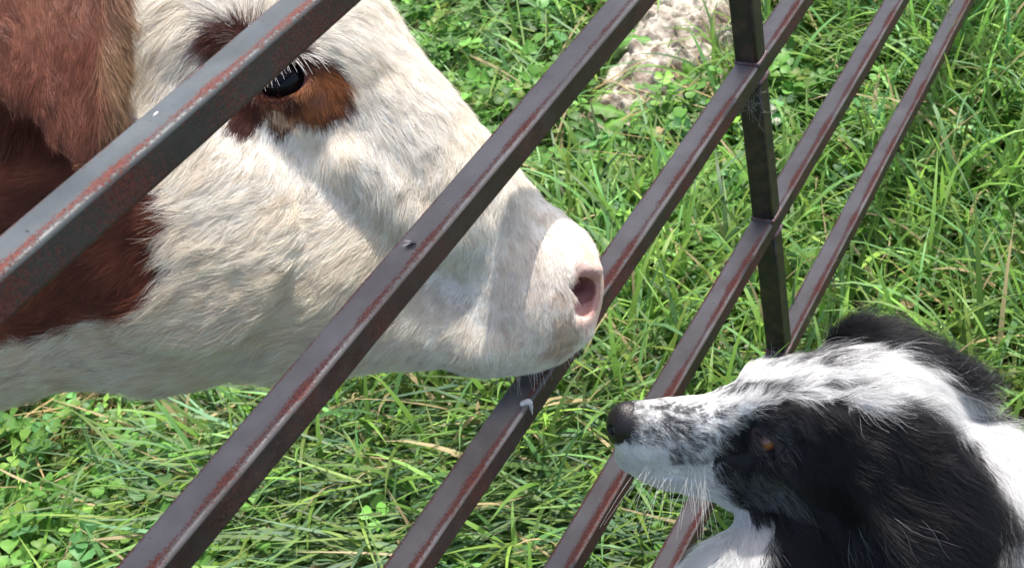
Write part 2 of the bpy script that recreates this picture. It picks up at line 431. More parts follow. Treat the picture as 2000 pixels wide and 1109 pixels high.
# longer grass
x, y = scatter(5000, 700); lg = zone(x, y, LONG, 0.17); keep = (rng.random(len(x)) < 0.10 + 0.9 * lg) & (mudness(x, y) > 0.02) & clear(x, y)
x, y, lg = x[keep], y[keep], lg[keep]; n_ = len(x)
parts.append(blades(x, y, rng.uniform(0.11, 0.25, n_) * (0.7 + 0.5 * lg), rng.uniform(0.0045, 0.0115, n_), rng.uniform(0.1, 0.8, n_), rng.uniform(0.5, 2.4, n_), greens(n_, 0.05, (0.10, 0.215, 0.03)), k=8))
# flattened stems and straw
x, y = scatter(600, 60); keep = mudness(x, y) > 0.0; x, y = x[keep], y[keep]; n_ = len(x)
dryz = zone(x, y, [(640, 900), (560, 960), (800, 800), (150, 800), (1300, 260), (1930, 700), (750, 930)], 0.10)
dc = greens(n_, 0.12, (0.13, 0.27, 0.045), 0.3, 0.3); isd = rng.random(n_) < dryz * 0.8; dc[isd] = np.array([[0.40, 0.30, 0.14]]) * (0.6 + 0.7 * rng.random((isd.sum(), 1)))
parts.append(blades(x, y, rng.uniform(0.10, 0.28, n_), rng.uniform(0.003, 0.0066, n_), rng.uniform(1.15, 1.45, n_), rng.uniform(-0.2, 0.35, n_), dc, k=7, z0=ground_z(x, y) + rng.uniform(0.004, 0.045, n_)))
# long blades trodden flat low in the view
c_ = 3000; gc = [gpt(a, b_) for a, b_ in [(500, 1030), (650, 960), (900, 1000), (1000, 1060), (1150, 1000), (1300, 1050), (1300, 960), (700, 860), (1450, 1150), (850, 1180)]]
k_ = rng.integers(0, len(gc), c_); x = np.array([gc[i][0] for i in k_]) + rng.normal(0, .09, c_); y = np.array([gc[i][1] for i in k_]) + rng.normal(0, .09, c_)
a1 = math.atan2(CR[0][1], CR[0][0]); az = a1 + rng.normal(0, .55, c_) + np.pi * (rng.random(c_) < .5)
mc = greens(c_, 0.05, (0.085, 0.17, 0.04), 0.3, 0.4)
parts.append(blades(x, y, rng.uniform(0.08, 0.24, c_), rng.uniform(0.003, 0.0080, c_), rng.uniform(1.15, 1.5, c_), rng.uniform(-0.1, 0.4, c_), mc, k=7, z0=ground_z(x, y) + rng.uniform(0.01, 0.07, c_), az=az))
# tall blades leaning over the lowest bar
for px, py, c_ in [(1800, 190, 26), (1900, 150, 40), (1960, 260, 40), (1700, 330, 10), (1980, 60, 30), (1880, 380, 16)]:
    g = gpt(px, py); x = rng.normal(g[0], .05, c_); y = rng.normal(g[1], .05, c_)
    parts.append(blades(x, y, rng.uniform(0.20, 0.34, c_), rng.uniform(0.004, 0.008, c_), rng.uniform(0.05, 0.4, c_), rng.uniform(0.9, 2.6, c_), greens(c_, 0.03, (0.10, 0.25, 0.04)), k=12))
# extra straw in the dry spots
for (px, py, s_, c_) in [(650, 895, .07, 1100), (560, 960, .07, 500), (800, 790, .06, 500), (450, 870, .05, 200), (1930, 720, .06, 160), (150, 790, .04, 80)]:
    g = gpt(px, py); x = rng.normal(g[0], s_, c_); y = rng.normal(g[1], s_, c_)
    parts.append(blades(x, y, rng.uniform(0.04, 0.14, c_), rng.uniform(0.0014, 0.003, c_), rng.uniform(1.1, 1.5, c_), rng.uniform(-0.2, 0.2, c_), np.array([[0.40, 0.29, 0.15]]) * rng.uniform(0.35, 1.4, (c_, 1)), k=5, z0=ground_z(x, y) + rng.uniform(0.002, 0.03, c_)))
V, Fs, C = joinm(parts)
o = mesh_obj('grass', V, Fs, leaf_mat); attr_col(o, 'col', C); tag(o, 'bright green meadow grass with long bent blades and dry straw', 'grass', kind='stuff')

# ---- clover ground cover
def leaflet_shape():
    # obcordate leaflet in (a along, b across), fan of quads
    ts = np.linspace(0, 1, 6); wd = np.array([0.06, 0.42, 0.78, 0.98, 0.92, 0.40]) * 0.5
    tip = np.array([0, 0, 0, 0.0, 0.03, 0.06])
    pts = []
    for t, w, e in zip(ts, wd, tip):
        pts += [(t, -w), (t - (0.10 if t > 0.95 else 0), 0), (t, w)]
    fs = []
    for i in range(5):
        a = i * 3; fs += [(a, a + 1, a + 4, a + 3), (a + 1, a + 2, a + 5, a + 4)]
    return np.array(pts), np.array(fs)
LP, LF = leaflet_shape()
def clover(x, y, size, hgt, cols):
    n = len(x); z0 = ground_z(x, y); az0 = rng.uniform(0, 2 * np.pi, n); tilt = nrm(np.stack([rng.normal(0, .35, n) + SUN[0] * .3, rng.normal(0, .35, n), np.ones(n)], 1))
    cx = np.stack([x, y, z0 + hgt], 1)
    t1 = nrm(np.cross(tilt, np.stack([np.cos(az0), np.sin(az0), 0 * az0], 1))); t2 = np.cross(tilt, t1)
    Vs, Cs = [], []
    for k in range(3):
        a = k * 2 * np.pi / 3 + rng.normal(0, .12, n)
        d = t1 * np.cos(a)[:, None] + t2 * np.sin(a)[:, None]; e = np.cross(tilt, d)
        up = rng.normal(0.1, .22, n); d = nrm(d + tilt * up[:, None])
        sz = size * rng.uniform(.85, 1.1, n); nn = np.cross(d, e)
        P = cx[:, None] + d[:, None] * (0.06 + LP[None, :, 0:1]) * sz[:, None, None] + e[:, None] * LP[None, :, 1:2] * 1.02 * sz[:, None, None]
        fold = np.abs(LP[:, 1]) * 0.35 - (LP[:, 0] - .4) ** 2 * 0.25
        P = P + tilt[:, None] * fold[None, :, None] * sz[:, None, None]
        Vs.append(P)
        mark = (np.exp(-((LP[:, 0] - 0.45) / 0.13) ** 2) * 0.5)[None, :, None]
        Cs.append(cols[:, None] * (1 + mark * 0.5) + mark * 0.02)
    V = np.concatenate(Vs, 1); C = np.concatenate(Cs, 1); m = LP.shape[0]
    F0 = np.concatenate([LF + k * m for k in range(3)]); Fq = (F0[None] + (np.arange(n) * 3 * m)[:, None, None]).reshape(-1, 4)
    st = blades(x + rng.normal(0, .004, n), y + rng.normal(0, .004, n), hgt * 1.0, np.full(n, .0012), np.full(n, .05), np.full(n, .05), cols * 1.2, k=3)
    # make stems end at the leaf
    S = st[0].reshape(n, 3, 2, 3); S[:, 2] = cx[:, None]; S[:, 1] = (S[:, 0] + S[:, 2]) / 2
    return joinm([(V.reshape(-1, 3), Fq, C.reshape(-1, 3)), (S.reshape(-1, 3), st[1], st[2])])
x, y = scatter(2700, 500); sz_ = zone(x, y, SHORT, 0.2); lz = zone(x, y, LONG, 0.15)
P_ = np.stack([x, y, 0 * x], 1); patch = sstep(-0.3, 0.3, noise(P_, 5, 33) + 0.5 * noise(P_, 11, 34))
keep = (rng.random(len(x)) < np.clip(0.12 + 0.9 * sz_ * (0.4 + .6 * patch) + 0.5 * patch - 0.35 * lz, 0, 1)) & (mudness(x, y) > 0.015) & clear(x, y); x, y = x[keep], y[keep]; n_ = len(x)
V, Fs, C = clover(x, y, rng.uniform(0.011, 0.027, n_), rng.uniform(0.02, 0.085, n_), greens(n_, 0.01, (0.072, 0.195, 0.028), 0.28, 0.15))
o = mesh_obj('clover', V, Fs, leaf_mat); attr_col(o, 'col', C); tag(o, 'low mat of three leaved clover between the grass', 'ground cover', kind='stuff')

# ---- broad-leaved weeds, each plant a thing
def leaf_blade(L, W, az, rise, bend, lob=0.0, wav=0.0, k=12, stalk=0.12):
    """one broad leaf from the origin, with a keel and a wavy or lobed rim"""
    t = np.linspace(0, 1, k); ang = rise; cur = np.zeros(3); V = []; d = np.array([math.cos(az), math.sin(az), 0]); s = np.array([-math.sin(az), math.cos(az), 0])
    ph = random.uniform(0, 6)
    for i in range(k):
        tt = t[i]
        w = W * (0.12 if tt < stalk else math.sin(min(1, (tt - stalk) / (1 - stalk)) ** 0.75 * math.pi) ** 0.8) / 2 + 0.0008
        w *= 1 + lob * (0.5 if i % 2 else -0.5)
        tg = d * math.cos(ang) + np.array([0, 0, 1]) * math.sin(ang); nn = np.cross(tg, s) * -1
        wv = wav * W * math.sin(ph + i * 2.1)
        for b_, hgt in ((-1, .22), (-.5, .08), (0, 0), (.5, .08), (1, .22)):
            V.append(cur + s * w * b_ + nn * (-(w * hgt) if False else w * hgt) + nn * wv * abs(b_) * (1 if b_ > 0 else -1))
        cur = cur + tg * L / (k - 1); ang -= bend / (k - 1)
    V = np.array(V); Fq = []
    for i in range(k - 1):
        for j in range(4):
            a = i * 5 + j; Fq.append((a, a + 1, a + 6, a + 5))
    return V, np.array(Fq)
def weed(name, px, py, label, cat, nleaf, L, W, lob, wav, base, rise=(0.2, 0.9), group='broad leaved weeds in the meadow'):
    g = gpt(px, py); z0 = float(ground_z(g[0], g[1])[0])
    r = empty(name, (g[0], g[1], z0 - 0.003)); tag(r, label, cat, group)
    a0 = random.uniform(0, 6)
    for i in range(nleaf):
        Li = L * 1.25 * random.uniform(.7, 1.15)
        V, Fq = leaf_blade(Li, W * 1.3 * random.uniform(.8, 1.15), a0 + i * 2.4 + random.uniform(-.3, .3), random.uniform(*rise), random.uniform(.5, 1.3), lob, wav)
        V = V + np.array([0, 0, .02]); o = mesh_obj('leaf', V, Fq, leaf_mat, r)
        c = np.array(base) * random.uniform(.75, 1.3); C = np.tile(c, (len(V), 1)); C[2::5] = C[2::5] * 1.5 + 0.03
        C *= (1 + 0.12 * noise(V, 300, i))[:, None]; attr_col(o, 'col', C)
    return r
random.seed(5)
DARKG = (0.05, 0.15, 0.025); MIDG = (0.08, 0.21, 0.03); BLUEG = (0.09, 0.2, 0.06)
weed('dandelion_plant', 905, 45, 'toothed grey green rosette near the top edge, right of the calf forehead', 'weed', 8, .095, .03, .7, .05, BLUEG, (0.15, .6))
weed('dandelion_plant', 975, 75, 'broad lobed rosette just left of the second bar at the top', 'weed', 8, .10, .034, .6, .06, BLUEG, (0.1, .5))
weed('dandelion_plant', 1060, 35, 'dark lobed rosette close to the top edge beside the second bar', 'weed', 7, .10, .034, .5, .05, DARKG, (0.2, .8))
weed('plantain_plant', 860, 120, 'pale ribbed leaves against the calf nose bridge', 'weed', 6, .085, .036, .0, .05, (0.10, .24, .05), (0.2, .8))
weed('dock_plant', 1025, 175, 'glossy oval leaves under the second bar, level with the calf eye', 'weed', 7, .09, .034, .0, .07, MIDG, (0.2, .9))
weed('dock_plant', 1362, 178, 'bright upright leaf pair at the right rim of the bare earth', 'weed', 3, .045, .022, .1, .05, (0.11, .26, .03), (0.5, 1.1))
weed('dock_plant', 1235, 245, 'curled leaves lying over the lower end of the bare earth', 'weed', 5, .085, .026, .1, .09, (0.11, .26, .035), (0.1, .7))
weed('dock_plant', 1160, 290, 'dark leaves between the calf nose and the bare earth', 'weed', 6, .075, .028, .1, .08, DARKG, (0.2, .8))
weed('plantain_plant', 1100, 350, 'small rosette right beside the calf nose bridge', 'weed', 6, .07, .028, .0, .06, MIDG, (0.2, .8))
weed('plantain_plant', 1600, 660, 'wide yellow green leaves behind the dog forehead by the upright foot', 'weed', 5, .11, .036, .0, .04, (0.13, .30, .03), (0.3, .9))
weed('plantain_plant', 320, 850, 'ribbed grey green leaf cluster below the calf throat', 'weed', 5, .085, .034, .0, .05, BLUEG, (0.2, .8))
weed('dock_plant', 90, 830, 'pale leaf cluster by the left edge under the calf neck', 'weed', 5, .075, .034, .0, .08, (0.10, .24, .05), (0.3, .9))
weed('plantain_plant', 20, 1010, 'round leaved plant cut by the left edge near the bottom corner', 'weed', 6, .07, .042, .0, .05, MIDG, (0.2, .7))
weed('dock_plant', 190, 960, 'broad leaves left of where the second bar leaves the bottom', 'weed', 5, .075, .032, .0, .07, MIDG, (0.2, .8))
weed('plantain_plant', 1690, 245, 'large round leaved plant between the fourth and fifth bars', 'weed', 6, .055, .036, .0, .04, DARKG, (0.4, 1.0))
weed('dandelion_plant', 1900, 560, 'loose leafy plant at the right edge above the dog back', 'weed', 5, .10, .030, .2, .06, (0.10, .26, .03), (0.4, 1.0))
weed('dandelion_plant', 1180, 120, 'leafy rosette between the second bar and the bare earth', 'weed', 6, .075, .028, .3, .06, MIDG, (0.2, .8))

# white clover flower heads
def flower(px, py, h, s, label):
    g = gpt(px, py, GZ + h); z0 = float(ground_z(g[0], g[1])[0]); r = empty('clover_flower', (g[0], g[1], z0)); tag(r, label, 'flower', 'white clover flowers')
    hh = GZ + h - z0
    V, Fq, C = blades(np.zeros(1), np.zeros(1), np.array([hh]), np.array([.0022]), np.array([.03]), np.array([.04]), np.array([[.14, .28, .06]]), k=6, z0=np.zeros(1))
    o = mesh_obj('stalk', V, Fq, leaf_mat, r); attr_col(o, 'col', C)
    tip = V[-2]; Vs, Fs = [], []; o_ = 0
    for i in range(70):
        ph = i * 2.39996; c = 1 - 1.75 * (i + .5) / 70; q = math.sqrt(max(0, 1 - c * c)); d = np.array([q * math.cos(ph), q * math.sin(ph), c]); e = nrm(np.cross(d, [0.1, .2, 1.0])); f_ = np.cross(d, e)
        a = tip + d * s * .35; b_ = tip + d * s * random.uniform(.95, 1.1)
        Vs += [a, (a + b_) / 2 + e * s * .14, b_ + np.array([0, 0, s * .15]), (a + b_) / 2 - e * s * .14, (a + b_) / 2 + f_ * s * .12]
        Fs += [(o_, o_ + 1, o_ + 4, o_ + 3), (o_ + 4, o_ + 1, o_ + 2, o_ + 3)]; o_ += 5
    mesh_obj('blossom', np.array(Vs), np.array(Fs), simple('petal_white', (.75, .75, .66), .6), r, smooth=False)
flower(1517, 212, .13, .0085, 'upper white clover head close beside the upright')
flower(1513, 236, .10, .0075, 'pale clover bud hanging below another at the upright')
flower(1585, 478, .06, .006, 'tiny white clover head between the fourth and fifth bars')
flower(1460, 680, .05, .005, 'tiny white clover head left of the upright above the dog forehead')
# ripe grass seed heads
def seedhead(px, py, h, ang, label, s=.05, col=(.28, .36, .17)):
    g = gpt(px, py, GZ + h); dr = CR[0] * math.cos(ang) + np.array([0, 0, 1.0]) * math.sin(ang); dr = nrm(dr)
    z0 = float(ground_z(g[0], g[1])[0]); r = empty('grass_seed_head', (g[0], g[1], z0)); tag(r, label, 'seed head', 'ripe grass seed heads')
    top = np.array([0, 0, GZ + h - z0]); k = 7; Vs = []; Fs = []
    base = top - dr * h * .4 - np.array([0, 0, max(0, h * .9 - abs(dr[2]) * h * .4)])
    for i in range(k):
        t = i / (k - 1); p = (1 - t) ** 2 * np.array([base[0], base[1], 0]) + 2 * t * (1 - t) * (top - dr * h * .35) + t * t * top; Vs += [p - CR[1] * .0006, p + CR[1] * .0006]
    Fs = [(2 * i, 2 * i + 1, 2 * i + 3, 2 * i + 2) for i in range(k - 1)]
    o = mesh_obj('stalk', np.array(Vs), np.array(Fs), leaf_mat, r); attr_col(o, 'col', np.tile([.12, .25, .05], (len(Vs), 1)))
    V2, F2 = [], []; o_ = 0
    for i in range(80):
        t = i / 80; ph = i * 2.4; c = top + dr * s * t; e = nrm(np.cross(dr, [math.cos(ph), math.sin(ph), .3])); w = s * .15 * math.sin(math.pi * (t * .85 + .1)) * random.uniform(.6, 1.3)
        tip = c + e * w + dr * s * .10; sd_ = np.cross(dr, e) * s * .028
        V2 += [c, (c + tip) / 2 + sd_, tip, (c + tip) / 2 - sd_]; F2 += [(o_, o_ + 1, o_ + 2, o_ + 3)]; o_ += 4
    o = mesh_obj('spikelets', np.array(V2), np.array(F2), leaf_mat, r, smooth=False); attr_col(o, 'col', np.array(col) * rng.uniform(.7, 1.4, (len(V2), 1)))
seedhead(1735, 440, .10, -.5, 'fluffy pale seed head between the lowest bar and the right edge')
seedhead(1985, 430, .12, -.6, 'pale seed head touching the right edge')
seedhead(1240, 790, .08, .15, 'soft green seed head above the dog nose', .035, (.16, .24, .13))
seedhead(985, 965, .04, .3, 'thick pale seed spike right of the third bar near the bottom', .035, (.26, .36, .22))
seedhead(990, 1035, .04, .35, 'longest pale seed spike, low between the third and fourth bars', .06, (.26, .36, .22))
seedhead(1090, 960, .05, .1, 'seed spike touching the left side of the fourth bar', .04, (.2, .3, .18))
seedhead(1250, 1045, .04, .2, 'seed spike low between the fourth and fifth bars', .05, (.24, .34, .2))
seedhead(1680, 465, .06, .0, 'small pale seed head just right of the fifth bar', .035)
seedhead(1910, 985 - 400, .06, -.3, 'thin seed head in the tall grass at the right side', .04, (.2, .28, .1))

# ---------------------------------------------------------------- gate
U = 0.02
ZT = [0.3841, 0.1951, 0.0, -0.1956, -0.3940]     # top of each bar
BD, BH, PW = 0.0250, 0.0205, 0.0234              # bar depth, bar height, upright width
def metal(name, seed, blue):
    m, n, l, b = mat(name)
    tc = n.new('ShaderNodeTexCoord'); sep = n.new('ShaderNodeSeparateXYZ'); l.new(tc.outputs['Object'], sep.inputs[0])
    mp = n.new('ShaderNodeMapping'); mp.inputs['Location'].default_value = (seed, seed * .7, 0); l.new(tc.outputs['Object'], mp.inputs[0])
    def nz(sc, det=4, vec=None, rough=.55):
        t = n.new('ShaderNodeTexNoise'); t.inputs['Scale'].default_value = sc; t.inputs['Detail'].default_value = det; t.inputs['Roughness'].default_value = rough; l.new(vec or mp.outputs[0], t.inputs['Vector']); return t.outputs[0]
    def M(op, a, b_=None, c=None, clamp=False):
        q = n.new('ShaderNodeMath'); q.operation = op; q.use_clamp = clamp
        for i, v in enumerate((a, b_, c)):
            if v is None: continue
            if isinstance(v, (int, float)): q.inputs[i].default_value = v
            else: l.new(v, q.inputs[i])
        return q.outputs[0]
    # closeness to the front top edge (y = 0, z = 0 in the bar's own space)
    y, z = sep.outputs[1], sep.outputs[2]
    dt = M('ABSOLUTE', M('SUBTRACT', y, 0.0042)); top = M('GREATER_THAN', z, -0.0022)
    edge = M('MULTIPLY', M('SUBTRACT', 1.0, M('DIVIDE', dt, 0.0062), clamp=True), top)
    front = M('LESS_THAN', z, -0.0026)
    fn = M('MULTIPLY', front, 0.5)
    big = nz(14, 4); mid = nz(520, 4, rough=.7); fine = nz(1500, 2)
    back = M('MULTIPLY', M('GREATER_THAN', y, BD - 0.0035), 0.17)
    sc = M('ADD', M('ADD', M('MULTIPLY', edge, 0.29), M('MULTIPLY', fn, 0.32)), M('ADD', M('MULTIPLY', M('SUBTRACT', big, 0.5), 0.62), back))
    val = M('ADD', M('ADD', M('MULTIPLY', mid, 0.62), M('MULTIPLY', fine, 0.38)), sc)
    rust = n.new('ShaderNodeMapRange'); rust.inputs['From Min'].default_value = 0.65; rust.inputs['From Max'].default_value = 0.74; l.new(val, rust.inputs['Value'])
    # paint tone offsets light: shaded lower bars lightened, sunlit top bar darker and bluer
    pr = n.new('ShaderNodeValToRGB'); e = pr.color_ramp.elements; e[0].position = .35; e[1].position = .68
    e[0].color = (0.070, 0.064, 0.065, 1) if not blue else (0.038, 0.045, 0.049, 1); e[1].color = (0.118, 0.112, 0.115, 1) if not blue else (0.080, 0.090, 0.094, 1)
    l.new(nz(22, 5), pr.inputs[0])
    # brownish wear on the front face, deepened to paint in its shade
    wm = n.new('ShaderNodeMixRGB'); wm.inputs[2].default_value = (0.034, 0.017, 0.017, 1); l.new(pr.outputs[0], wm.inputs[1]); l.new(M('MULTIPLY', front, M('MULTIPLY_ADD', nz(60, 4), 0.9, 0.42 if not blue else 0.1), clamp=True), wm.inputs[0])
    rr = n.new('ShaderNodeValToRGB'); e = rr.color_ramp.elements; e[0].color = (0.055, 0.017, 0.015, 1); e[1].color = (0.16, 0.050, 0.036, 1); e[0].position = .3; e[1].position = .7; l.new(nz(500, 3), rr.inputs[0])
    mx = n.new('ShaderNodeMixRGB'); l.new(rust.outputs[0], mx.inputs[0]); l.new(wm.outputs[0], mx.inputs[1]); l.new(rr.outputs[0], mx.inputs[2])
    # dark pits
    pit = n.new('ShaderNodeMapRange'); pit.inputs['From Min'].default_value = .70; pit.inputs['From Max'].default_value = .74; l.new(nz(300, 2), pit.inputs['Value'])
    mx2 = n.new('ShaderNodeMixRGB'); mx2.inputs[2].default_value = (0.02, 0.012, 0.012, 1); l.new(pit.outputs[0], mx2.inputs[0]); l.new(mx.outputs[0], mx2.inputs[1])
    # pale dust specks
    du = n.new('ShaderNodeMapRange'); du.inputs['From Min'].default_value = .73; du.inputs['From Max'].default_value = .8; du.inputs['To Max'].default_value = .5; l.new(nz(170, 5, rough=.7), du.inputs['Value'])
    mx3 = n.new('ShaderNodeMixRGB'); mx3.inputs[2].default_value = (0.3, 0.28, 0.24, 1); l.new(du.outputs[0], mx3.inputs[0]); l.new(mx2.outputs[0], mx3.inputs[1])
    l.new(mx3.outputs[0], b.inputs['Base Color'])
    rg = M('ADD', M('MULTIPLY', rust.outputs[0], 0.45), M('MULTIPLY_ADD', nz(40, 4), 0.25, 0.36)); l.new(rg, b.inputs['Roughness'])
    b.inputs['Specular IOR Level'].default_value = 0.42
    bp = n.new('ShaderNodeBump'); bp.inputs['Strength'].default_value = .55; bp.inputs['Distance'].default_value = .0005
    l.new(M('ADD', M('MULTIPLY', rust.outputs[0], -0.7), M('MULTIPLY', nz(260, 4), .5)), bp.inputs['Height']); l.new(bp.outputs[0], b.inputs['Normal'])
    return m
def tube(L0, L1, w, h, r=0.003, seg=4, step=.02):
    """square tube along x; section y in 0..w, z in -h..0"""
    ring = []
    for cx_, cz_, a0 in ((w - r, -r, 0), (r, -r, 90), (r, -h + r, 180), (w - r, -h + r, 270)):
        for i in range(seg + 1):
            a = math.radians(a0 + 90 * i / seg); ring.append((cx_ + r * math.cos(a), cz_ + r * math.sin(a)))
    m_ = len(ring); xs = np.linspace(L0, L1, max(2, int((L1 - L0) / step))); V = np.array([(x_, a, b_) for x_ in xs for a, b_ in ring])
    V[:, 1:] += (vnoise(V, 12, 5)[:, 1:]) * 0.0005
    Fq = np.array([(i * m_ + j, i * m_ + (j + 1) % m_, (i + 1) * m_ + (j + 1) % m_, (i + 1) * m_ + j) for i in range(len(xs) - 1) for j in range(m_)])
    caps = np.array([list(range(m_))[::-1], [(len(xs) - 1) * m_ + j for j in range(m_)]])
    fl = np.array([(j % (seg + 1)) == seg for i in range(len(xs) - 1) for j in range(m_)] + [True, True])
    return V, [Fq, caps], fl
gate = empty('farm_gate', (0, 0, GZ)); tag(gate, 'rusty grey metal gate of square bars between calf and dog', 'gate')
X0, X1 = -1.75, 1.75
mats = [metal('worn_gate_paint_%d' % i, 1.3 * i + .2, i == 0) for i in range(5)]
for i, zt in enumerate(ZT):
    V, Fq, fl = tube(X0, X1, BD, BH); mesh_obj('bar', V, Fq, mats[i], gate, (0, 0, zt - GZ), flat=fl)
m_up, n, l, b = mat('upright_paint')
tc = n.new('ShaderNodeTexCoord'); nt = n.new('ShaderNodeTexNoise'); nt.inputs['Scale'].default_value = 70; nt.inputs['Detail'].default_value = 7; l.new(tc.outputs['Object'], nt.inputs['Vector'])
cr = n.new('ShaderNodeValToRGB'); e = cr.color_ramp.elements; e[0].position = .42; e[0].color = (.022, .020, .019, 1); e[1].position = .72; e[1].color = (.075, .045, .035, 1)
l.new(nt.outputs[0], cr.inputs[0]); l.new(cr.outputs[0], b.inputs['Base Color']); b.inputs['Roughness'].default_value = .5
bp = n.new('ShaderNodeBump'); bp.inputs['Strength'].default_value = .4; bp.inputs['Distance'].default_value = .0008; l.new(nt.outputs[0], bp.inputs['Height']); l.new(bp.outputs[0], b.inputs['Normal'])
m_weld, n, l, b = mat('weld')
tc = n.new('ShaderNodeTexCoord'); nt = n.new('ShaderNodeTexNoise'); nt.inputs['Scale'].default_value = 260; nt.inputs['Detail'].default_value = 4; l.new(tc.outputs['Object'], nt.inputs['Vector'])
cr = n.new('ShaderNodeValToRGB'); e = cr.color_ramp.elements; e[0].position = .4; e[0].color = (.09, .028, .03, 1); e[1].position = .65; e[1].color = (.12, .105, .12, 1)
l.new(nt.outputs[0], cr.inputs[0]); l.new(cr.outputs[0], b.inputs['Base Color']); b.inputs['Roughness'].default_value = .5
def upright(x0, pw=PW):
    up = empty('upright', (x0, 0.0006, 0)); up.parent = gate
    zs = [(ZT[i] - BH, ZT[i + 1]) for i in range(4)] + [(ZT[4] - BH, GZ + .02)]
    for a, c in zs:
        V, Fq, fl = tube(c + .0002, a - .0002, pw, PW, .0028, step=.03)     # along x, turned upright
        V = np.stack([-V[:, 2], V[:, 1] , V[:, 0] - GZ], 1)
        mesh_obj('tube', V, [f[:, ::-1] for f in Fq], m_up, up, flat=fl)
    for zt in ZT:                                                       # weld beads round each joint
        for zz in (zt + .0004, zt - BH - .0004):
            pts = []
            for t in np.linspace(0, 1, 27)[:-1]:
                s4 = t * 4; k = int(s4); f = s4 - k; c = [(0, 0), (1, 0), (1, 1), (0, 1)]; a = np.array(c[k]); b_ = np.array(c[(k + 1) % 4]); q = a + (b_ - a) * f
                pts.append((q[0] * PW, q[1] * pw * .96, zz - GZ))
            pts = np.array(pts); Vs = []
            cen = pts.mean(0)
            for p in pts:
                o2 = nrm(p - cen); R_ = .0027 * random.uniform(.75, 1.25)
                for a in np.linspace(0, 2 * math.pi, 7)[:-1]: Vs.append(p + o2 * math.cos(a) * R_ + np.array([0, 0, math.sin(a) * R_]))
            m_ = len(pts); Fq = np.array([(i * 6 + j, ((i + 1) % m_) * 6 + j, ((i + 1) % m_) * 6 + (j + 1) % 6, i * 6 + (j + 1) % 6) for i in range(m_) for j in range(6)])
            mesh_obj('weld', np.array(Vs), Fq, m_weld, up)
upright(0.0, BD * .97); upright(X1 - .0234, BD * .97); upright(X0, BD * .97)
# bird dropping on the third bar, part of its surface
def blob(name, pts, material, parent, loc):
    V, Fq = surface(lambda P: pts(P), (-.02, -.02, -.03), (.02, .03, .01), .0006)
    return mesh_obj(name, V, Fq, material, parent, loc)
m_drop = simple('dried_dropping', (.5, .5, .5), .8)
r_ = ray(1030, 776); t_ = (0.0 - CAM[1]) / r_[1]; gp = CAM + r_ * t_
def dropf(P):
    d = cone(P, (-.002, .004, .0002), (.002, .001, .0001), .0022, .0022)
    d = smin(d, cone(P, (.001, .0, -.001), (.000, .0, -.012), .0020, .0006), .001)
    return d + noise(P, 700, 4) * .001
blob('bird_dropping', dropf, m_drop, gate, (gp[0], 0, ZT[2] - GZ))
r_ = ray(305, 222); t_ = (ZT[0] - CAM[2]) / r_[2]; gp = CAM + r_ * t_
blob('bird_dropping', lambda P: cone(P, (-.0015, 0, -.0003), (.0015, .0004, -.0003), .0009, .0008) + noise(P, 1200, 5) * .0004, m_drop, gate, (gp[0], gp[1], ZT[0] - GZ))

# flies
m_fly = simple('fly_body', (.02, .021, .023), .35); m_wing, n, l, b = mat('fly_wing'); b.inputs['Base Color'].default_value = (.5, .47, .45, 1); b.inputs['Alpha'].default_value = .55; b.inputs['Roughness'].default_value = .3
def fly(W, az, label, s=1.0):
    r = empty('fly', W); r.rotation_euler = (0, 0, az); tag(r, label, 'fly'); k = .001 * s
    def bf(P):
        P = P / k; d = ell(P, (0, 0, 1.3), (1.15, 1.0, .95)); d = smin(d, ell(P, (-1.9, 0, 1.1), (1.4, .9, .8)), .3); d = smin(d, ell(P, (1.4, 0, 1.2), (.6, .8, .7)), .15); return d * k
    V, Fq = surface(bf, (-.005 * s, -.003 * s, -.001 * s), (.004 * s, .003 * s, .004 * s), .00022 * s); mesh_obj('body', V, Fq, m_fly, r)
    for sg in (-1, 1):
        V = np.array([(0.2, .3 * sg, 2.0), (-1.5, 1.7 * sg, 2.1), (-3.6, 2.4 * sg, 1.9), (-4.3, 1.7 * sg, 1.8), (-3.4, .8 * sg, 1.9), (-1.5, .4 * sg, 2.1)]) * k
        V = np.concatenate([V, V - [0, 0, .00003]]); f = np.array([[0, 1, 2, 3, 4, 5], [11, 10, 9, 8, 7, 6]]); mesh_obj('wing', V, f, m_wing, r, smooth=False)
        for j, xo in enumerate((.9, 0, -.9)):
            P3 = np.array([(xo * .5, .6 * sg, .9), (xo * 1.2, 1.7 * sg, 1.5), (xo * 1.9, 2.6 * sg, 0)]) * k; Vs = []
            for p in P3:
                for a in range(3): Vs.append(p + .00010 * s * np.array([math.cos(a * 2.1), 0, math.sin(a * 2.1)]))
            mesh_obj('leg', np.array(Vs), np.array([(i * 3 + a, i * 3 + (a + 1) % 3, (i + 1) * 3 + (a + 1) % 3, (i + 1) * 3 + a) for i in range(2) for a in range(3)]), m_fly, r)
r_ = ray(806, 480); gp = CAM + r_ * ((ZT[1] - CAM[2]) / r_[2])
fly((gp[0], gp[1], ZT[1]), math.radians(-70), 'small grey fly sitting on top of the second bar', 1.35)

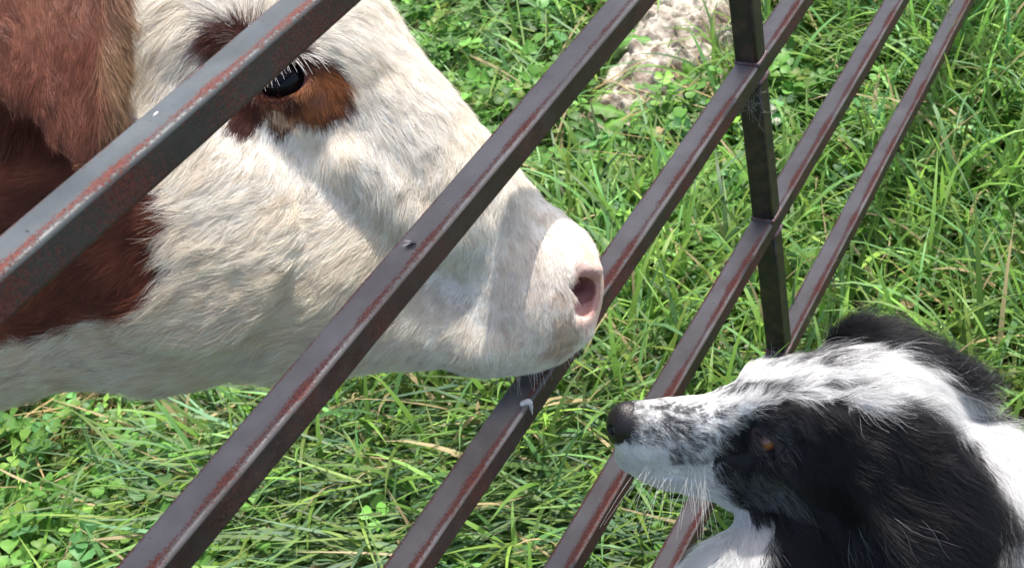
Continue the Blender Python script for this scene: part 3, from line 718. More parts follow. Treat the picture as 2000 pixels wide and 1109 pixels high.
# ---------------------------------------------------------------- calf
CF = Frame(0.975, 600, 500)
def S2(P):   # mirror: use |w|
    return np.stack([P[:, 0], P[:, 1], np.abs(P[:, 2])], 1)
EYE = CF.fix(550, 154, 168)
NOS = CF.fix(1145, 568, 62)
def calf_head(P, ear=True):
    M_ = S2(P)
    d = cone(P, (610, 170, 0), (1000, 487, 0), 200, 110, 0.90)                       # face
    d = smin(d, ell(P, (470, 110, 0), (300, 225, 190), 12), 60)                       # skull
    d = smin(d, cone(P, (430, 430, 0), (620, 500, 0), 270, 210, 0.72), 70)            # cheek
    d = smin(d, cone(P, (560, 600, 0), (930, 645, 0), 125, 72, 0.85), 50)             # jaw
    d = smin(d, ell(P, (1042, 572, 0), (130, 150, 108), 8), 45)
    d = smin(d, ell(P, (1095, 560, 0), (76, 112, 92), 6), 30)                       # muzzle
    d = smin(d, ell(P, (985, 670, 0), (105, 58, 78), -12), 28)                         # chin / lower lip
    d = smin(d, cone(P, (330, 410, 0), (-520, 330, 0), 300, 400, 0.62), 110)          # neck
    d = smin(d, cone(P, (60, 560, 0), (-600, 700, 0), 190, 330, 0.60), 80)            # throat and dewlap
    d = smin(d, ell(P, (290, 650, 0), (170, 105, 90), 4), 50)                          # gullet fold
    # mirrored features
    d = smin(d, ell(M_, (EYE[0] + 10, EYE[1] - 8, 128), (125, 98, 50), 20), 55)        # orbit
    d = smin(d, ell(M_, (EYE[0] + 40, EYE[1] - 85, 120), (120, 36, 36), 25), 45)       # brow
    d = smin(d, cone(M_, (700, 330, 120), (860, 470, 92), 42, 30), 45)                 # facial crest
    d = smin(d, ell(M_, (420, 470, 165), (170, 190, 45)), 60)                           # masseter
    d = ssub(d, ell(M_, (760, 250, 214), (110, 60, 40), 50), 60)                       # hollow before the eye
    d = ssub(d, cone(M_, (640, 640, 175), (860, 620, 130), 26, 16), 40)
    d = ssub(d, cone(M_, (300, 760, 130), (560, 690, 150), 24, 18), 45)
    # eye opening: lids and socket
    e = np.array(EYE)
    d = smin(d, ell(M_, (e[0], e[1] + 8, e[2] - 6), (66, 46, 40), -16), 14)
    d = smin(d, ell(M_, (e[0] + 50, e[1] + 22, e[2] - 18), (46, 28, 26), -14), 20)
    d = ssub(d, ell(M_, (e[0] + 2, e[1] + 4, e[2] + 34), (56, 37, 44), -16), 5)
    d = ssub(d, ell(M_, (e[0] - 2, e[1], e[2] + 0), (38, 30, 42), -16), 4)
    d = ssub(d, cone(M_, (e[0] - 70, e[1] + 62, e[2] - 4), (e[0] + 30, e[1] + 78, e[2] + 2), 6, 4), 8)   # crease under the lid
    # muzzle, nostril and mouth
    nq = np.array(NOS)
    d = smin(d, ell(M_, (nq[0] - 12, nq[1] - 46, nq[2] - 8), (46, 26, 38), 14), 12)    # wing above
    d = smin(d, ell(M_, (nq[0] - 22, nq[1] + 60, nq[2] - 26), (38, 40, 34)), 22)
    d = smin(d, cone(M_, (nq[0] - 42, nq[1] - 30, nq[2] + 4), (nq[0] - 44, nq[1] + 46, nq[2] + 2), 16, 18), 16)
    d = ssub(d, ell(M_, (nq[0] - 2, nq[1] + 14, nq[2] + 16), (23, 40, 36), 14), 7)
    d = ssub(d, ell(M_, (nq[0] - 16, nq[1] - 10, nq[2] + 6), (22, 18, 40), 0), 6)
    d = ssub(d, cone(M_, (nq[0] - 8, nq[1] - 4, nq[2]), (nq[0] - 50, nq[1] - 40, nq[2] - 30), 22, 12), 6)
    m = [(1120, 668, 40), (1080, 690, 80), (1010, 668, 100), (950, 652, 104), (880, 650, 98)]
    for a, c in zip(m[:-1], m[1:]): d = ssub(d, cone(M_, a, c, 5, 5), 9)
    if ear:
        # hanging ear, dished, near and far
        q = M_.copy(); q[:, 2] = q[:, 2] - 262 - (q[:, 0] - 205) ** 2 * 0.0011 - (q[:, 1] - 90) * 0.05
        q[:, 0] -= 0
        er = ell(q, (185, 70, 0), (150, 190, 19), -8); er = smin(er, ell(q, (248, 240, 0), (56, 108, 17), -8), 50)
        er = smin(er, ell(q, (306, 170, -14), (22, 130, 16), 2), 12)
        er = smin(er, cone(M_, (120, -80, 180), (160, -60, 250), 70, 45), 40)
        d = smin(d, er, 26)
    return d
def calf_rest(P):      # trunk and legs in world metres (coarse, outside the picture)
    W = CF.world(P); k = 1.0
    h = nrm(np.array([-0.30, 0.95, 0.0])); s = np.array([h[1], -h[0], 0]); base = CF.world(np.array([[-620, 430, 0]]))[0]
    def at3(a, lat, z): return base + h * a + s * lat + np.array([0, 0, z - base[2]])
    d = cone(W, at3(-.02, 0, base[2] - .02), at3(.30, 0, .10), .15, .22)
    d = smin(d, cone(W, at3(.3, 0, .08), at3(1.15, 0, .08), .235, .25), .1)
    d = smin(d, cone(W, at3(1.2, 0, .10), at3(1.32, 0, .08), .22, .17), .1)
    for a, sg in ((.28, 1), (.28, -1), (1.22, 1), (1.22, -1)):
        f = a > 1; kn = GZ + (.33 if not f else .36)
        d = smin(d, cone(W, at3(a, .12 * sg, -.05), at3(a + (.05 if f else 0), .12 * sg, kn), .11 if f else .085, .045), .06)
        d = smin(d, cone(W, at3(a + (.05 if f else 0), .12 * sg, kn), at3(a - (.0 if f else 0), .12 * sg, GZ + .08), .040, .030), .02)
        d = smin(d, cone(W, at3(a, .12 * sg, GZ + .07), at3(a - .03, .12 * sg, GZ + .022), .035, .043), .02)
    d = smin(d, cone(W, at3(1.42, 0, .2), at3(1.48, 0, -.25), .03, .02), .03)
    return d / CF.k
WHITE = np.array([0.90, 0.85, 0.77]); CREAM = np.array([0.92, 0.79, 0.63]); BROWN = np.array([0.32, 0.10, 0.05]); DBROWN = np.array([0.16, 0.046, 0.024]); ORANGE = np.array([0.36, 0.14, 0.05]); PINK = np.array([0.70, 0.50, 0.43]); TAN = np.array([0.50, 0.31, 0.17])
CHEEK = [(-900, -400), (-60, -260), (80, -90), (235, 60), (262, 150), (268, 250), (285, 330), (320, 380), (360, 395), (338, 440), (332, 500), (322, 560), (290, 602), (225, 622), (170, 628), (118, 638), (92, 656), (40, 664), (-100, 690), (-400, 740), (-900, 760)]
EYEP = [(405, 55), (440, 42), (520, 60), (590, 100), (630, 112), (668, 150), (684, 185), (672, 222), (640, 240), (618, 244), (585, 246), (566, 258), (548, 272), (532, 256), (522, 236), (505, 238), (492, 262), (470, 270), (450, 258), (448, 225), (440, 190), (410, 120), (395, 80)]
def calf_color(P, N, isfur=True):
    q = CF.unfix(P); n1 = noise(P, 0.045, 51); n2 = noise(P, 0.012, 52)
    j = np.stack([n1, noise(P, .045, 53)], 1) * 8 + (rng.normal(0, 4, (len(P), 2)) if isfur else 0)
    uv = q + j
    C = np.tile(WHITE, (len(P), 1))
    w = np.clip(sstep(-.2, .7, n2 + 0.3 * n1) * 0.4 + sstep(300, 620, q[:, 1]) * sstep(960, 700, q[:, 0]) * .75, 0, 1); C = C * (1 - w[:, None]) + CREAM * w[:, None]
    gr = sstep(.35, .9, noise(P, 0.02, 57))[:, None] * .25; C = C * (1 - gr) + np.array([.55, .54, .52]) * gr
    sid = P[:, 2] > -400
    br = inpoly(uv, CHEEK) | (q[:, 0] < -300) & (P[:, 1] < 620)
    nb = sstep(-.6, .8, noise(P, .02, 54) + .4 * n1)[:, None]
    B = DBROWN * (1 - nb) + BROWN * nb
    C = np.where(br[:, None], B, C)
    ear = (np.abs(P[:, 2]) > 222) & (P[:, 0] < 350) & (P[:, 0] > -90) & (P[:, 1] < 370)
    en = sstep(-.7, .7, n2)[:, None]; E_ = np.array([.22, .078, .047]) * (1 - en) + np.array([.33, .14, .088]) * en
    fr_ = (sstep(280, 308, P[:, 0] + n1 * 8) * sstep(-20, 110, P[:, 1]))[:, None]
    E_ = E_ * (1 - .75 * fr_) + np.array([.40, .27, .15]) * .75 * fr_
    C = np.where(ear[:, None], E_, C)
    C = np.where((ear & (P[:, 0] < 130 - .8 * P[:, 1]) & (P[:, 1] < 90))[:, None], np.array([.55, .47, .38]), C)
    ep = inpoly(uv, EYEP) & (P[:, 2] * 0 + np.abs(P[:, 2]) > 60)
    dd = np.hypot(q[:, 0] - 625, (q[:, 1] - 178) * 1.05); og = sstep(64, 34, dd + n1 * 9)[:, None] + (inpoly(uv, [(500, 195), (560, 212), (620, 200), (640, 215), (600, 235), (540, 222), (505, 212)]))[:, None] * .7
    og = np.clip(og, 0, 1); C = np.where(ep[:, None], (np.array([.085, .024, .014]) * (1 - og) + ORANGE * og), C)
    cr_ = sstep(1.0, .5, np.hypot((q[:, 0] - 618) / 30, (q[:, 1] - 184 + (q[:, 0] - 618) * .3) / 13))[:, None] * .8; C = C * (1 - cr_) + np.array([.36, .17, .13]) * cr_
    # pale lower lid hairs
    ll = inpoly(uv, [(510, 214), (545, 224), (590, 232), (602, 244), (560, 248), (520, 234)])[:, None]; C = np.where(ll, np.array([.55, .38, .25]), C)
    # muzzle
    nz_ = np.hypot((q[:, 0] - 1150) / 38, (q[:, 1] - 565) / 88) + n1 * .12
    pk = sstep(1.0, .75, nz_)[:, None]; C = C * (1 - pk) + PINK * pk
    fl = 0.8 * sstep(.85, .5, np.hypot((q[:, 0] - 1040) / 130, (q[:, 1] - 585) / 150))[:, None] * .35; C = C * (1 - fl) + np.array([.62, .46, .36]) * fl
    t1 = inpoly(uv, [(1085, 622), (1115, 610), (1135, 650), (1110, 690), (1075, 700), (1050, 695), (1075, 665)])[:, None]; C = np.where(t1, TAN * .5 + C * .5, C)
    t2 = inpoly(uv, [(1078, 580), (1100, 574), (1104, 586), (1082, 592)])[:, None]; C = np.where(t2, TAN * .6 + C * .4, C)
    t3 = inpoly(uv, [(1128, 460), (1150, 470), (1168, 500), (1160, 520), (1140, 500)])[:, None]; C = np.where(t3, TAN * .45 + C * .55, C)
    return C
V, Fq = surface(calf_head, (-620, -300, -420), (1215, 1080, 420), 4.6)
Nv = vnormals(V, Fq)
if (Nv * (V - np.array([500, 400, 0]))).sum() < 0: Fq = Fq[:, ::-1]; Nv = -Nv
V2, F2 = surface(calf_rest, (-5200, -1500, -2600), (0, 4200, 2600), 34.0)
N2 = vnormals(V2, F2)
if (N2 * (V2 - V2.mean(0))).sum() < 0: F2 = F2[:, ::-1]; N2 = -N2
calf = empty('calf', tuple(CF.world(np.array([[-1500, 430, 0]]))[0][:2]) + (GZ,)); tag(calf, 'white and red brown calf pushing its muzzle between the second and third gate bars', 'calf')
VA = np.concatenate([V, V2]); FA = [Fq, F2 + len(V)]
body = mesh_obj('body', CF.loc(VA), FA, skin_mat, calf); place(body, calf, CF.M)
CA = calf_color(VA, None, False)
# bare skin: nostril, eye rims
q = CF.unfix(VA[:len(V)]); ins = np.abs(V[:, 2])
nd = np.hypot((q[:, 0] - 1141) / 30, (q[:, 1] - 562) / 52)
CS = CA[:len(V)] * 0.9
nostr = (nd < 1.15) & (Nv[:, 2] < .99)
depth_in = calf_head(V + 0 * Nv)   # ~0
ins_n = np.linalg.norm((np.abs(V) * [0, 0, 1] + V * [1, 1, 0] - np.array(NOS)) / [28, 44, 40], axis=1)
CS[ins_n < 1.15] = np.array([.46, .25, .22])
deep = np.linalg.norm((np.abs(V) * [0, 0, 1] + V * [1, 1, 0] - (np.array(NOS) + [-14, -4, -16])) / [32, 28, 32], axis=1)
CS[deep < 1.1] = np.array([.26, .11, .10])
eo = np.linalg.norm((np.abs(V) * [0, 0, 1] + V * [1, 1, 0] - np.array(EYE)) / [56, 36, 60], axis=1); CS[eo < 1.15] = np.array([.22, .09, .08])
CA[:len(V)] = CS; attr_col(body, 'col', CA)
# eyeballs
def ball(name, c, r, material, parent, fr, nu=32, nv=20):
    a = np.linspace(0, 2 * np.pi, nu, endpoint=False); b_ = np.linspace(0.02, np.pi - .02, nv); P = np.array([(math.sin(p) * math.cos(t), math.cos(p), math.sin(p) * math.sin(t)) for p in b_ for t in a]) * r + np.array(c)
    Fq = np.array([(i * nu + j, i * nu + (j + 1) % nu, (i + 1) * nu + (j + 1) % nu, (i + 1) * nu + j) for i in range(nv - 1) for j in range(nu)])
    o = mesh_obj(name, fr.loc(P), Fq, material, parent); place(o, parent, fr.M); return o
m_eye = simple('calf_eye', (.004, .004, .006), .06, Specular_IOR_Level=.2)
for sg in (1, -1): ball('eye', (EYE[0], EYE[1] + 2, EYE[2] * sg - 8 * sg), (45, 41, 36), m_eye, calf, CF)

# coat
CFLOW = [(760, 60, .8, .9), (700, 40, .6, .5), (600, 20, .3, -.6), (450, 0, -.3, -.8), (330, 60, -.2, 1), (300, 200, -.3, 1), (380, 150, -.4, .9),
         (820, 150, .3, 1), (760, 200, .9, .45), (700, 260, .4, 1), (850, 300, .25, 1), (930, 300, .5, .9), (900, 420, -.15, 1), (980, 480, -.05, 1), (1060, 480, -.3, .9), (1040, 600, -.1, 1), (1100, 640, -.25, 1), (960, 680, -.4, .9), (860, 560, -.55, .8),
         (760, 420, -.35, 1), (640, 320, -.15, 1), (560, 280, -.1, 1), (480, 300, -.35, 1), (640, 450, -.75, .75), (520, 430, -.9, .5), (700, 600, -.9, .35), (560, 600, -1, .1), (400, 480, -1, .45), (400, 600, -.9, .5), (300, 560, -.5, .9), (250, 450, -1, .25), (100, 560, -1, .35), (300, 700, -1, .15), (100, 720, -1, .3), (-200, 600, -1, .3),
         (660, 180, .6, .5), (650, 120, .7, -.1), (610, 215, .1, 1), (500, 220, -.2, 1)]
CLEN = [(900, 300, 34), (1000, 500, 22), (1080, 560, 14), (1100, 660, 20), (960, 700, 30), (700, 300, 44), (760, 120, 52), (600, 40, 62), (400, 20, 70), (400, 450, 58), (300, 600, 62), (600, 600, 50), (200, 450, 44), (300, 700, 46), (0, 740, 46), (640, 190, 14), (570, 220, 15), (560, 250, 26)]
count = 330000
def cw(c, n):
    w = view_weight(CF)(c, n); q = CF.unfix(c)
    w = w * np.where(np.linalg.norm((np.abs(c) * [0, 0, 1] + c * [1, 1, 0] - np.array(EYE)) / [50, 30, 60], axis=1) < 1, 0, 1)
    w = w * np.where(np.linalg.norm((np.abs(c) * [0, 0, 1] + c * [1, 1, 0] - np.array(NOS)) / [24, 42, 46], axis=1) < 1.05, 0, 1)
    pad = np.hypot((q[:, 0] - 1160) / 30, (q[:, 1] - 562) / 66) < 1
    return w * np.where(pad, .3, 1)
P, N = sample_tris(V, Fq, Nv, cw, count)
q = CF.unfix(P); fl = flow(q, CFLOW, 75)
isear = (np.abs(P[:, 2]) > 222) & (P[:, 0] < 350) & (P[:, 0] > -90) & (P[:, 1] < 370)
ed = nrm(np.stack([np.where(P[:, 0] > 290, .7, .12) + 0 * q[:, 0], np.ones(len(q)), np.zeros(len(q))], 1))
T = np.column_stack([fl, np.zeros(len(P))]); T = np.where(isear[:, None], ed, T)
L = idw(q, CLEN, 90) * .86; L = np.where(isear, np.where(P[:, 0] > 285, 44, 28), L)
pad = np.hypot((q[:, 0] - 1160) / 34, (q[:, 1] - 565) / 75) < 1.0; L = np.where(pad, 6, L)
lift = np.where(isear, .14, .20)
wav = vnoise(P, .011, 71); T = T + wav * .38
pts, r = strands(CF, P, N, T, L, lift, clump=((.045, .34, 61), (.11, .2, 62), (.02, .22, 63)), rw=.13, curl=.05)
C = calf_color(P, N); C = C * np.exp(rng.normal(0, .16, (count, 1))) * (1 + .22 * noise(P, .09, 66))[:, None]
emit(CF, 'coat', pts, r, C.clip(0, .93), calf)
# lashes and whiskers
def wires(fr, name, roots, dirs, L, rad, col, parent, bend=(0, 1, 0), k=7, kb=.35):
    roots = np.array(roots, float); dirs = nrm(np.array(dirs, float)); n = len(roots); t = np.linspace(0, 1, k); pts = np.zeros((n, k, 3)); L = np.broadcast_to(L, (n,)); b_ = np.array(bend, float)
    for i in range(k): pts[:, i] = roots + dirs * (L * t[i])[:, None] + b_ * (kb * L * t[i] ** 2)[:, None]
    r = rad * np.linspace(1, .25, k)[None] * np.ones((n, 1)); emit(fr, name, pts, r, np.tile(col, (n, 1)), parent)
ro, di = [], []
for i in range(70):
    t = i / 69; x_ = EYE[0] - 48 + 104 * t; y_ = EYE[1] - 22 - 20 * t - 8 * math.sin(t * math.pi) + random.uniform(-5, 5)
    ro.append((x_, y_, EYE[2] + 22)); di.append((.25 + .8 * t + random.uniform(-.3, .3), .75 - .35 * t + random.uniform(-.3, .25), .75))
wires(CF, 'eyelashes', ro, di, rng.uniform(24, 66, 70), .19, (.8, .78, .74), calf, kb=.2)
ro, di, LL = [], [], []
for i in range(40):
    a = random.random(); x_ = 950 + 190 * a; y_ = 735 - 60 * max(0, a - .4) ; ro.append((x_, y_ - 25, 45 * (1 - a) + 25)); di.append((random.uniform(-.1, .5), 1, random.uniform(0, .5))); LL.append(random.uniform(22, 55))
wires(CF, 'whiskers', ro, di, np.array(LL), .10, (.72, .68, .6), calf, kb=.1)

# ---------------------------------------------------------------- dog
DF = Frame(1.0, 1600, 850)
PHI = math.radians(32); cph, sph = math.cos(PHI), math.sin(PHI)
OX, OY = 1190, 822
def to_head(P):      # plane px -> head frame a (back), b (up), c (lateral, + near side)
    x_ = P[:, 0] - OX; v_ = -(P[:, 1] - OY); w_ = P[:, 2]
    return np.stack([x_, v_ * cph + w_ * sph, -v_ * sph + w_ * cph], 1).astype(np.float32)
def from_head(a, b_, c): return (OX + a, OY - (b_ * cph - c * sph), b_ * sph + c * cph)
DEYE = (296, 8, 62)
def dog_head(P):
    H = to_head(P); M_ = S2(H)
    d = cone(H, (52, -10, 0), (250, -8, 0), 50, 66, 0.88)                             # muzzle
    d = smin(d, cone(H, (48, -84, 0), (330, -150, 0), 34, 82, 0.8), 28)              # lower jaw
    d = smin(d, ell(M_, (112, -48, 22), (98, 52, 36), -4), 20)
    d = smin(d, ell(H, (140, -104, 0), (95, 52, 48), -6), 26)                         # upper lip
    d = smin(d, ell(H, (462, 18, 0), (185, 122, 112)), 45)                             # skull
    d = smin(d, ell(M_, (334, 62, 42), (74, 34, 36), -10), 60)
    d = smin(d, cone(H, (225, 30, 0), (345, 72, 0), 30, 44), 30)                         # brow
    d = smin(d, ell(M_, (400, -45, 70), (120, 55, 46)), 40)                            # cheekbone
    d = smin(d, ell(M_, (300, -82, 46), (92, 36, 30), -12), 18)                        # lip corner
    d = smin(d, ell(M_, (450, -110, 55), (110, 80, 60)), 40)                           # jaw muscle and ruff
    d = ssub(d, ell(M_, (262, 8, 78), (52, 26, 24), 0), 26)                            # hollow in front of the eye
    e = np.array(DEYE)
    d = smin(d, ell(M_, tuple(e + [0, 0, 0]), (34, 32, 22)), 10)
    d = ssub(d, ell(M_, tuple(e + [0, -8, 19]), (8.5, 30, 21), 28), 3)
    d = ssub(d, ell(M_, tuple(e + [0, 0, -3]), (19, 17, 17)), 3)
    m = [(42, -78, 22), (110, -94, 46), (180, -104, 58), (250, -120, 70), (300, -132, 78)]
    for a, c in zip(m[:-1], m[1:]): d = ssub(d, cone(M_, a, c, 4, 4), 9)
    d = ssub(d, cone(M_, (300, -62, 104), (420, -105, 124), 5, 8), 24)
    # neck, chest in plane space
    d = smin(d, cone(P, (1690, 860, -40), (1930, 1150, -70), 150, 230, 0.8), 60)
    d = smin(d, cone(P, (1600, 1000, -70), (1500, 1260, -110), 90, 170, 0.8), 50)
    d = smin(d, cone(P, (1900, 1060, -70), (2260, 1300, -60), 200, 260, 0.8), 90)
    # near ear: folded flap hanging back
    ear = ell(P, (1735, 905, 128), (92, 175, 30), -32, 14)
    ear = smin(ear, ell(P, (1690, 830, 96), (80, 60, 40), 15), 30)
    ear = smin(ear, ell(P, (1800, 1010, 118), (80, 120, 28), -22), 30)
    d = smin(d, ear, 45)
    # far ear, laid back on the far side
    ear2 = ell(P, (1770, 712, -40), (120, 46, 48), 26)
    ear2 = smin(ear2, ell(P, (1700, 690, -70), (60, 40, 40), 10), 25)
    ear2 = smin(ear2, ell(P, (1860, 775, -60), (60, 48, 48), 50), 30)
    d = smin(d, ear2, 16)
    return d
def dog_rest(P):
    W = DF.world(P)
    A = DF.world(np.array([[1500, 1260, -110]]))[0]; A[2] = -.27
    chest = np.array([A[0] + .06, A[1] - .06, -.30]); h = nrm(np.array([.42, -.90, 0])); s = np.array([-h[1], h[0], 0])
    B0 = DF.world(np.array([[1930, 1150, -70]]))[0]
    def p3(a, lat, z): return np.array([chest[0], chest[1], 0]) + h * a + s * lat + np.array([0, 0, z])
    d = cone(W, B0, p3(.08, 0, -.27), .085, .115); d = smin(d, cone(W, p3(.05, 0, -.30), p3(.32, 0, -.40), .115, .125), .06)
    d = smin(d, cone(W, p3(.32, 0, -.42), p3(.42, 0, -.47), .13, .11), .05)
    for sg in (-1, 1):
        d = smin(d, cone(W, p3(.02, .065 * sg, -.33), p3(.01, .075 * sg, GZ + .06), .045, .022), .04)
        d = smin(d, cone(W, p3(.0, .075 * sg, GZ + .03), p3(-.05, .078 * sg, GZ + .02), .026, .024), .02)
        d = smin(d, cone(W, p3(.38, .10 * sg, -.46), p3(.22, .14 * sg, GZ + .09), .07, .045), .04)
        d = smin(d, cone(W, p3(.36, .13 * sg, GZ + .03), p3(.18, .14 * sg, GZ + .02), .026, .024), .03)
    d = smin(d, cone(W, p3(.50, 0, GZ + .07), p3(.75, .12, GZ + .03), .035, .02), .03)
    return d / DF.k
BLACK = np.array([0.017, 0.016, 0.019]); DW = np.array([0.84, 0.84, 0.83]); GREY = np.array([0.13, 0.13, 0.135])
FACE = [(1395, 905), (1400, 870), (1422, 838), (1458, 806), (1505, 788), (1560, 776), (1640, 786), (1720, 780), (1800, 790), (1850, 815), (1885, 850), (1905, 900), (1925, 960), (1945, 1040), (1960, 1130), (1990, 1300), (1500, 1300), (1515, 1110), (1510, 1040), (1470, 1010), (1430, 985), (1400, 950)]
FAR = [(1590, 560), (1612, 662), (1690, 684), (1755, 705), (1800, 728), (1845, 750), (1880, 762), (1905, 800), (1960, 800), (1960, 600)]
def dog_color(P, rnd=True):
    q = DF.unfix(P); n = len(P)
    n1 = noise(P, .05, 151); n3 = noise(P, .028, 155)
    uv = q + np.stack([n1, noise(P, .05, 153)], 1) * 10 + (rng.normal(0, 1, (n, 2)) * (3 + 8 * sstep(1500, 1420, q[:, :1])) if rnd else 0)
    w = np.full(n, 1.0)
    # speckled muzzle
    dens = sstep(1500, 1330, q[:, 0]) * sstep(765, 800, q[:, 1]) * sstep(930, 890, q[:, 1]) 
    dens = dens * 0.95 * np.where((q[:, 0] < 1300) & (q[:, 1] > 868), 0, 1)
    sp = noise(P, .10, 160) * .45 + noise(P, .24, 161) * .6 + .07
    spk = sstep(-.22, .38, sp + (dens - 1) * .9 + .08) * .92
    dark_n = sstep(1330, 1225, q[:, 0]) * sstep(875, 845, q[:, 1]); spk = np.maximum(spk, dark_n * .85 * sstep(-.5, .2, sp + .25))
    # speckles on the forehead
    fh = np.exp(-(((q[:, 0] - 1570) / 110) ** 2 + ((q[:, 1] - 700) / 34) ** 2)); spk = np.maximum(spk, sstep(.15, .45, sp + fh - .5) * .9)
    fb = np.exp(-(((q[:, 0] - 1480) / 120) ** 2 + ((q[:, 1] - 765) / 22) ** 2)); spk = np.maximum(spk, sstep(.1, .5, sp + fb - .6) * .9)
    fc = np.exp(-(((q[:, 0] - 1640) / 60) ** 2 + ((q[:, 1] - 752) / 9) ** 2)); spk = np.maximum(spk, fc * .6)
    s2 = np.clip(spk, 0, 1)[:, None]
    if rnd: s2 = np.where(rng.random((n, 1)) < s2, .95, s2 * .35)
    C = DW * (1 - s2) + np.array([.04, .04, .045]) * s2
    Hd = to_head(P)
    bl = inpoly(uv, FACE) & (P[:, 2] > -45) & ~((q[:, 1] > 1005) & (q[:, 0] < 1512)); fa = (inpoly(uv, FAR) & (P[:, 2] < 40)) | ((Hd[:, 2] + n1 * 8 < -62) & (Hd[:, 0] > 405) & (Hd[:, 0] < 760) & (Hd[:, 1] > -150))
    B = np.tile(BLACK, (n, 1))
    lp = sstep(1.05, .6, np.hypot((q[:, 0] - 1490) / 85, (q[:, 1] - 950 - (q[:, 0] - 1490) * .25) / 42))[:, None]; mix = (rng.random((n, 1)) < .45 * lp) if rnd else .3 * lp
    B = np.where(mix, GREY * 1.6, B) if rnd else B * (1 - mix) + GREY * mix
    eg = sstep(60, 25, np.hypot(q[:, 0] - 1500, q[:, 1] - 855))[:, None]; m2 = (rng.random((n, 1)) < .35 * eg) if rnd else .2 * eg
    B = np.where(m2, np.array([.2, .19, .2]), B) if rnd else B
    wt = sstep(30, 0, np.abs(q[:, 1] - 1000 - (q[:, 0] - 1700) * -.6) ) * sstep(70, 30, np.abs(q[:, 0] - 1690)); m3 = rng.random(n) < .14 * wt
    if rnd: B = np.where(m3[:, None], np.array([.4, .4, .42]), B)
    C = np.where((bl | fa)[:, None], B, C)
    return C
V, Fq = surface(dog_head, (1160, 560, -420), (2460, 1500, 300), 4.4)
Nv = vnormals(V, Fq)
if (Nv * (V - np.array([1650, 880, 0]))).sum() < 0: Fq = Fq[:, ::-1]; Nv = -Nv
V2, F2 = surface(dog_rest, (700, 900, -1500), (3400, 3000, 900), 22.0)
N2 = vnormals(V2, F2)
if (N2 * (V2 - V2.mean(0))).sum() < 0: F2 = F2[:, ::-1]; N2 = -N2
dog = empty('dog', (float(DF.world(np.array([[1800, 1300, -80]]))[0][0]), float(DF.world(np.array([[1800, 1300, -80]]))[0][1]), GZ)); tag(dog, 'black and white long haired dog with speckled muzzle looking up at the calf', 'dog')
VA = np.concatenate([V, V2]); body = mesh_obj('body', DF.loc(VA), [Fq, F2 + len(V)], skin_mat, dog); place(body, dog, DF.M)
C1 = dog_color(V, False) * .8; C2 = np.tile(BLACK, (len(V2), 1)); C2[V2[:, 1] > 1900] = DW * .8
H = S2(to_head(V)); eo = np.linalg.norm((H - np.array(DEYE)) / [30, 34, 40], axis=1); C1[eo < 1.1] = np.array([.055, .036, .036])
attr_col(body, 'col', np.concatenate([C1, C2]))
# nose leather
def nose_f(P):
    H = to_head(P); M_ = S2(H)
    d = ell(H, (34, 4, 0), (38, 38, 32)); d = smin(d, ell(H, (32, -28, 0), (34, 34, 26)), 26); d = smin(d, ell(M_, (40, -8, 22), (32, 30, 20)), 20)
    d = ssub(d, ell(M_, (4, -4, 22), (14, 9, 9)), 5); d = ssub(d, cone(M_, (22, -12, 48), (52, -20, 46), 7, 3), 6); d = ssub(d, cone(H, (-10, 10, 0), (-6, -40, 0), 2.5, 2.5), 4)
    return d
Vn, Fn = surface(nose_f, (1165, 740, -90), (1290, 920, 90), 2.2)
Nn = vnormals(Vn, Fn)
if (Nn * (Vn - Vn.mean(0))).sum() < 0: Fn = Fn[:, ::-1]
m_nose, n, l, b = mat('nose_leather'); b.inputs['Base Color'].default_value = (.012, .009, .010, 1); b.inputs['Roughness'].default_value = .42
vo = n.new('ShaderNodeTexVoronoi'); vo.inputs['Scale'].default_value = 900; tc = n.new('ShaderNodeTexCoord'); l.new(tc.outputs['Object'], vo.inputs['Vector'])
bp = n.new('ShaderNodeBump'); bp.inputs['Strength'].default_value = .45; bp.inputs['Distance'].default_value = .0006; l.new(vo.outputs['Distance'], bp.inputs['Height']); l.new(bp.outputs[0], b.inputs['Normal'])
o = mesh_obj('nose', DF.loc(Vn), Fn, m_nose, dog); place(o, dog, DF.M)
m_deye = simple('dog_eye', (.22, .06, .022), .08, Coat_Weight=1.0, Coat_Roughness=.03)
for sg in (1, -1):
    c = from_head(DEYE[0] - 2, DEYE[1] - 3, (DEYE[2] + 1) * sg); ball('eye', c, (22, 22, 22), m_deye, dog, DF)
DFLOW = [(1230, 800, 1, -.1), (1300, 790, 1, -.1), (1400, 790, 1, -.25), (1460, 740, 1, -.6), (1520, 700, 1, -.35), (1600, 700, 1, .0), (1700, 730, 1, .3), (1800, 780, 1, .5), (1880, 830, .8, .8), (1950, 920, .6, 1), (1980, 1050, .4, 1),
         (1300, 850, 1, .25), (1250, 880, .7, .7), (1300, 920, .8, .6), (1400, 880, .9, .5), (1400, 960, .95, .35), (1480, 960, .8, .6), (1540, 990, .6, .9), (1440, 840, .6, .9), (1500, 800, 1, .1), (1520, 900, .6, 1), (1560, 850, .9, .6), (1600, 800, 1, .25), (1640, 880, .6, 1), (1700, 820, 1, .35), (1780, 850, .9, .7), (1700, 950, .5, 1), (1800, 950, .6, 1), (1860, 1000, .5, 1), (1640, 1020, .2, 1), (1560, 1060, -.2, 1), (1750, 1080, .3, 1), (1880, 1090, .3, 1),
         (1430, 1050, -.35, 1), (1480, 1080, -.2, 1), (1700, 650, .75, -.9), (1760, 670, .8, -.6), (1840, 720, 1, -.1), (1890, 770, .9, .4)]
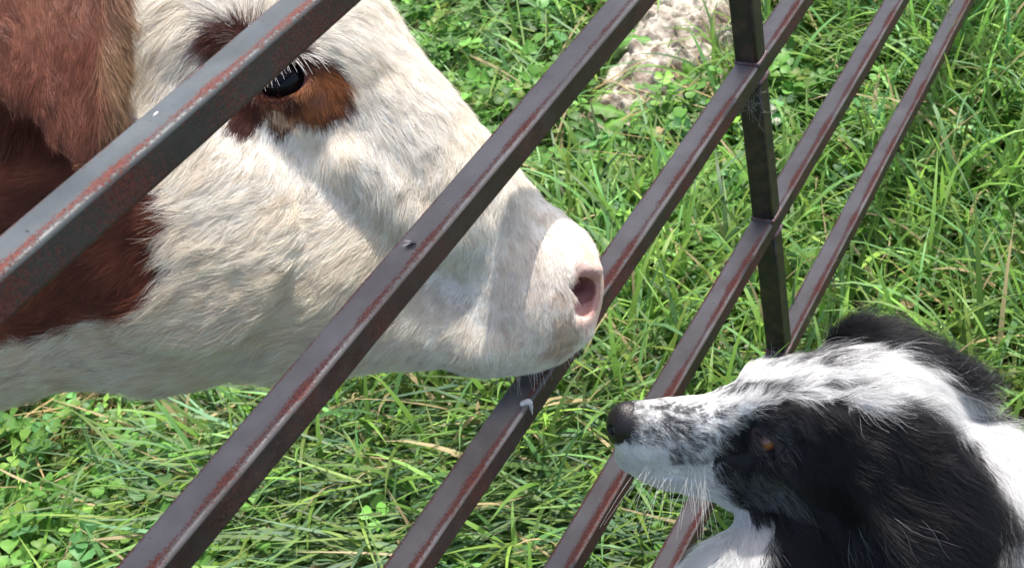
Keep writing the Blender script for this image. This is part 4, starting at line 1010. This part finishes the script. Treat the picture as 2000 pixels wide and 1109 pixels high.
DLEN = [(1230, 800, 8), (1300, 800, 12), (1260, 900, 16), (1300, 860, 13), (1400, 850, 18), (1400, 950, 22), (1450, 740, 24), (1520, 700, 34), (1600, 700, 40), (1480, 860, 14), (1500, 940, 26), (1600, 850, 38), (1700, 740, 50), (1700, 800, 50), (1650, 900, 70), (1780, 850, 75), (1700, 1000, 120), (1800, 1000, 130), (1850, 1050, 130), (1600, 1020, 90), (1950, 950, 85), (1960, 1080, 95), (1430, 1060, 85), (1700, 640, 60), (1800, 700, 62), (1870, 760, 75)]
count = 300000
def dw(c, n):
    w = view_weight(DF)(c, n); H = S2(to_head(c))
    w = w * np.where(np.linalg.norm((H - np.array(DEYE)) / [15, 30, 40], axis=1) < 1, 0, 1)
    return w * np.where((H[:, 0] < 20 + 8 * (np.abs(H[:, 1] + 8) < 34)) & (H[:, 1] > -62), 0.0, 1) * np.where(H[:, 0] < 140, 2.0, 1)
P, N = sample_tris(V, Fq, Nv, dw, count)
q = DF.unfix(P); fl = flow(q, DFLOW, 48); L = idw(q, DLEN, 55)
T = np.column_stack([fl, np.zeros(len(P))]) + vnoise(P, .013, 171) * .3
Hq = to_head(P); farr = (inpoly(q, FAR) & (P[:, 2] < 40)) | ((Hq[:, 2] < -60) & (Hq[:, 0] > 400)); lift = np.where(farr, .46, np.where((q[:, 1] > 995) & (q[:, 0] < 1525), .45, .17)); L = L * np.where(farr, rng.uniform(.5, 1.35, len(L)), 1)
T = T + np.where(farr[:, None], rng.normal(0, .28, T.shape), 0)
pts, r = strands(DF, P, N, T, L, lift, k=6, clump=((.042, .34, 161), (.10, .16, 162), (.02, .24, 163)), rw=.105, curl=.11, droop=.05)
C = dog_color(P); C = C * np.exp(rng.normal(0, .2, (count, 1))) * np.where(C[:, :1] < .2, np.exp(noise(P, .05, 180) * 1.0)[:, None], 1)  # black clumps varied in brightness to imitate streaks of sheen
emit(DF, 'coat', pts, r, C.clip(0, .93), dog)
ro, di, LL = [], [], []
for i in range(34):
    a = random.uniform(60, 190); c = from_head(a, -42 - .12 * a - random.uniform(0, 22), 48 + random.uniform(-4, 6)); ro.append(c)
    di.append((random.uniform(-.9, .15) + (a - 120) * .004, 1, .35)); LL.append(random.uniform(70, 150))
wires(DF, 'whiskers', ro, di, np.array(LL), .13, (.85, .85, .82), dog, kb=.15)
ro, di, LL = [], [], []
for i in range(10):
    c = from_head(random.uniform(300, 330), 82 + random.uniform(0, 12), random.choice((-46, 46))); ro.append(c); di.append((random.uniform(-.3, .3), -1, .4)); LL.append(random.uniform(40, 80))
wires(DF, 'brow_whiskers', ro, di, np.array(LL), .09, (.6, .6, .6), dog, kb=.1)

# ---------------------------------------------------------------- cobweb in the corner under the third bar
wb = empty('cobweb', (0, 0, ZT[2] - BH)); tag(wb, 'small torn white cobweb on the upright just below the third bar', 'cobweb')
n_ = 46; A = np.stack([rng.uniform(-.0015, -.0005, n_), rng.uniform(.000, .024, n_), rng.uniform(-.035, -.001, n_)], 1)
B = A + np.stack([rng.uniform(-.006, .0, n_), rng.normal(0, .009, n_), rng.normal(-.004, .010, n_)], 1); t = np.linspace(0, 1, 5)
pts = A[:, None] * (1 - t)[None, :, None] + B[:, None] * t[None, :, None]; pts[:, :, 2] -= (np.sin(t * np.pi) * .0015)[None]
o = add_curves('threads', pts, np.full((n_, 5), .00007), np.full((n_, 3), .6), wb, Matrix.Translation(Vector(wb.location)), hair_mat)
